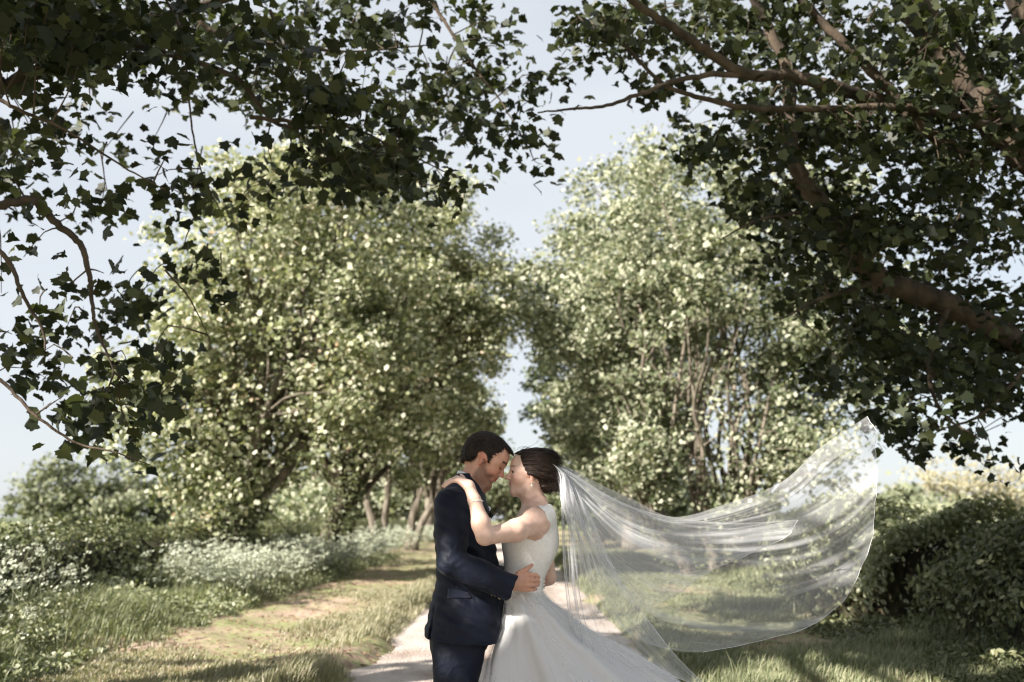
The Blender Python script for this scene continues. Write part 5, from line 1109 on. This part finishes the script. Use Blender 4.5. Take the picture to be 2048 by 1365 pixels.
def sheet(nm, curves, mat, parent, nu=120, nv=90, amp=.03, pl=9, seed=0, hemr=.0011, sides=(False, False), hem=True):
    """curves: list (across the cloth) of lists (comb -> hem) of (px,py,dy)"""
    rng = np.random.default_rng(seed); G = np.array([spline(np.array([PX(a_, b_, c_) for a_, b_, c_ in cv]), nv) for cv in curves])
    S = spline(G, nu)                                    # (nu,nv,3)
    u = np.linspace(0, 1, nu)[:, None]; v = np.linspace(0, 1, nv)[None]
    env = amp*(np.clip(v*6, 0, 1))*(1.15-v*.5)*np.clip(u*8+.0, 0, 1)*np.clip((1-u)*8, 0, 1)
    ph = u*pl*2*math.pi + 1.8*np.sin(v*3+seed) + 1.2*np.sin(u*7+seed); ph2 = u*pl*2.7*math.pi*2 + 2.0*v + seed
    S[..., 1] += env*(np.sin(ph) + .4*np.sin(ph2)); dd = np.gradient(S, axis=0); dn = dd/(np.linalg.norm(dd, axis=2, keepdims=True)+1e-9)
    S += dn*(env*.75*np.cos(ph+.6))[..., None]
    i = np.arange(nu-1)[:, None]*nv + np.arange(nv-1)[None]; F = np.stack([i, i+nv, i+nv+1, i+1], -1).reshape(-1, 4)
    me = mesh_np(nm, S.reshape(-1, 3), [F], True); uvl = me.uv_layers.new(name='UVMap'); li = np.empty(len(me.loops), np.int32); me.loops.foreach_get('vertex_index', li)
    U = np.stack(np.broadcast_arrays(u+seed*.37, v), -1).reshape(-1, 2)[li]; uvl.data.foreach_set('uv', U.astype(np.float32).ravel())
    o = link(nm, me, mat, parent); a = Acc()
    if hem: a.tube(S[:, -1], hemr, 5)
    if sides[0]: a.tube(S[0, :], hemr*.8, 5)
    if sides[1]: a.tube(S[-1, :], hemr, 5)
    if a.V: link('hem', a.mesh('hem', True), cord_m, o)
    return o
c_ = lambda pts, d0, d1: [(p[0], p[1], d0+(d1-d0)*k/(len(pts)-1)) for k, p in enumerate(pts)]
s1 = [c_([(1099, 921), (1140, 937), (1200, 969), (1267, 1000), (1345, 1034), (1440, 1012), (1560, 966), (1640, 896), (1734, 833)], 0, .10),
      c_([(1099, 923), (1138, 945), (1198, 985), (1265, 1018), (1350, 1046), (1450, 1036), (1575, 990), (1660, 918), (1751, 862)], 0, .04),
      c_([(1100, 925), (1134, 955), (1190, 1000), (1260, 1040), (1360, 1064), (1470, 1058), (1600, 1030), (1690, 965), (1752, 900)], .02, .14),
      c_([(1100, 927), (1130, 962), (1182, 1018), (1250, 1066), (1360, 1098), (1480, 1100), (1600, 1085), (1690, 1045), (1752, 985)], .02, .06),
      c_([(1101, 929), (1127, 968), (1172, 1030), (1240, 1095), (1350, 1140), (1470, 1155), (1590, 1145), (1680, 1110), (1746, 1060)], .02, .16),
      c_([(1101, 931), (1124, 972), (1162, 1040), (1225, 1120), (1330, 1185), (1440, 1215), (1550, 1215), (1640, 1190), (1718, 1150)], 0, .10),
      c_([(1102, 933), (1121, 976), (1152, 1048), (1205, 1140), (1290, 1215), (1390, 1250), (1490, 1258), (1580, 1252), (1650, 1236)], 0, .06),
      c_([(1102, 935), (1118, 980), (1144, 1054), (1187, 1148), (1255, 1230), (1330, 1268), (1410, 1283), (1480, 1288), (1535, 1279)], 0, .02),
      c_([(1103, 937), (1116, 984), (1138, 1060), (1175, 1155), (1220, 1232), (1270, 1275), (1320, 1295), (1365, 1304), (1405, 1305)], -.02, .02)]
veil = sheet('veil', s1, vm1, bride, 150, 120, .022, 6, 1)
s2 = [c_([(1099, 923), (1150, 950), (1215, 990), (1290, 1022), (1380, 1040), (1480, 1046), (1596, 1040)], -.03, -.10),
      c_([(1099, 925), (1148, 960), (1205, 1008), (1275, 1048), (1360, 1072), (1470, 1080), (1573, 1073)], -.03, -.06),
      c_([(1100, 927), (1142, 970), (1192, 1025), (1250, 1078), (1320, 1112), (1400, 1124), (1500, 1108)], -.03, -.12),
      c_([(1100, 929), (1136, 978), (1180, 1040), (1230, 1100), (1290, 1138), (1350, 1150), (1415, 1146)], -.03, -.08),
      c_([(1101, 931), (1131, 984), (1170, 1050), (1213, 1115), (1262, 1160), (1310, 1185), (1352, 1190)], -.03, -.12),
      c_([(1101, 933), (1127, 990), (1162, 1058), (1200, 1124), (1240, 1170), (1272, 1198), (1300, 1213)], -.03, -.1)]
sheet('veil_layer', s2, vm2, veil, 110, 90, .018, 5, 2, sides=(False, True))
s3 = [c_([(1101, 925), (1119, 948), (1122, 990), (1124, 1050), (1126, 1110), (1131, 1175), (1139, 1245), (1150, 1320)], -.04, -.16),
      c_([(1102, 925), (1124, 949), (1130, 995), (1134, 1055), (1138, 1115), (1144, 1180), (1155, 1250), (1172, 1325)], -.05, -.20),
      c_([(1102, 925), (1126, 950), (1136, 1000), (1144, 1060), (1150, 1120), (1158, 1180), (1172, 1250), (1200, 1330)], -.06, -.22),
      c_([(1102, 925), (1133, 955), (1150, 1010), (1163, 1070), (1176, 1130), (1192, 1190), (1215, 1255), (1262, 1330)], -.04, -.18),
      c_([(1103, 925), (1140, 962), (1165, 1020), (1186, 1085), (1210, 1150), (1240, 1210), (1290, 1280), (1380, 1365)], -.02, -.22),
      c_([(1103, 925), (1146, 966), (1180, 1030), (1210, 1100), (1243, 1165), (1290, 1232), (1350, 1310), (1440, 1400)], -.0, -.2)]
sheet('veil_train', s3, vm2, veil, 90, 90, .026, 6, 3, sides=(True, True), hem=True)
a = Acc(); t = np.linspace(-1, 1, 9)
a.tube(np.array([PX(1094+3.5*q, 929-3.5*q, -.02+.05*q) for q in t]), .0035, 6); link('comb', a.mesh('comb', True), pearl, veil)
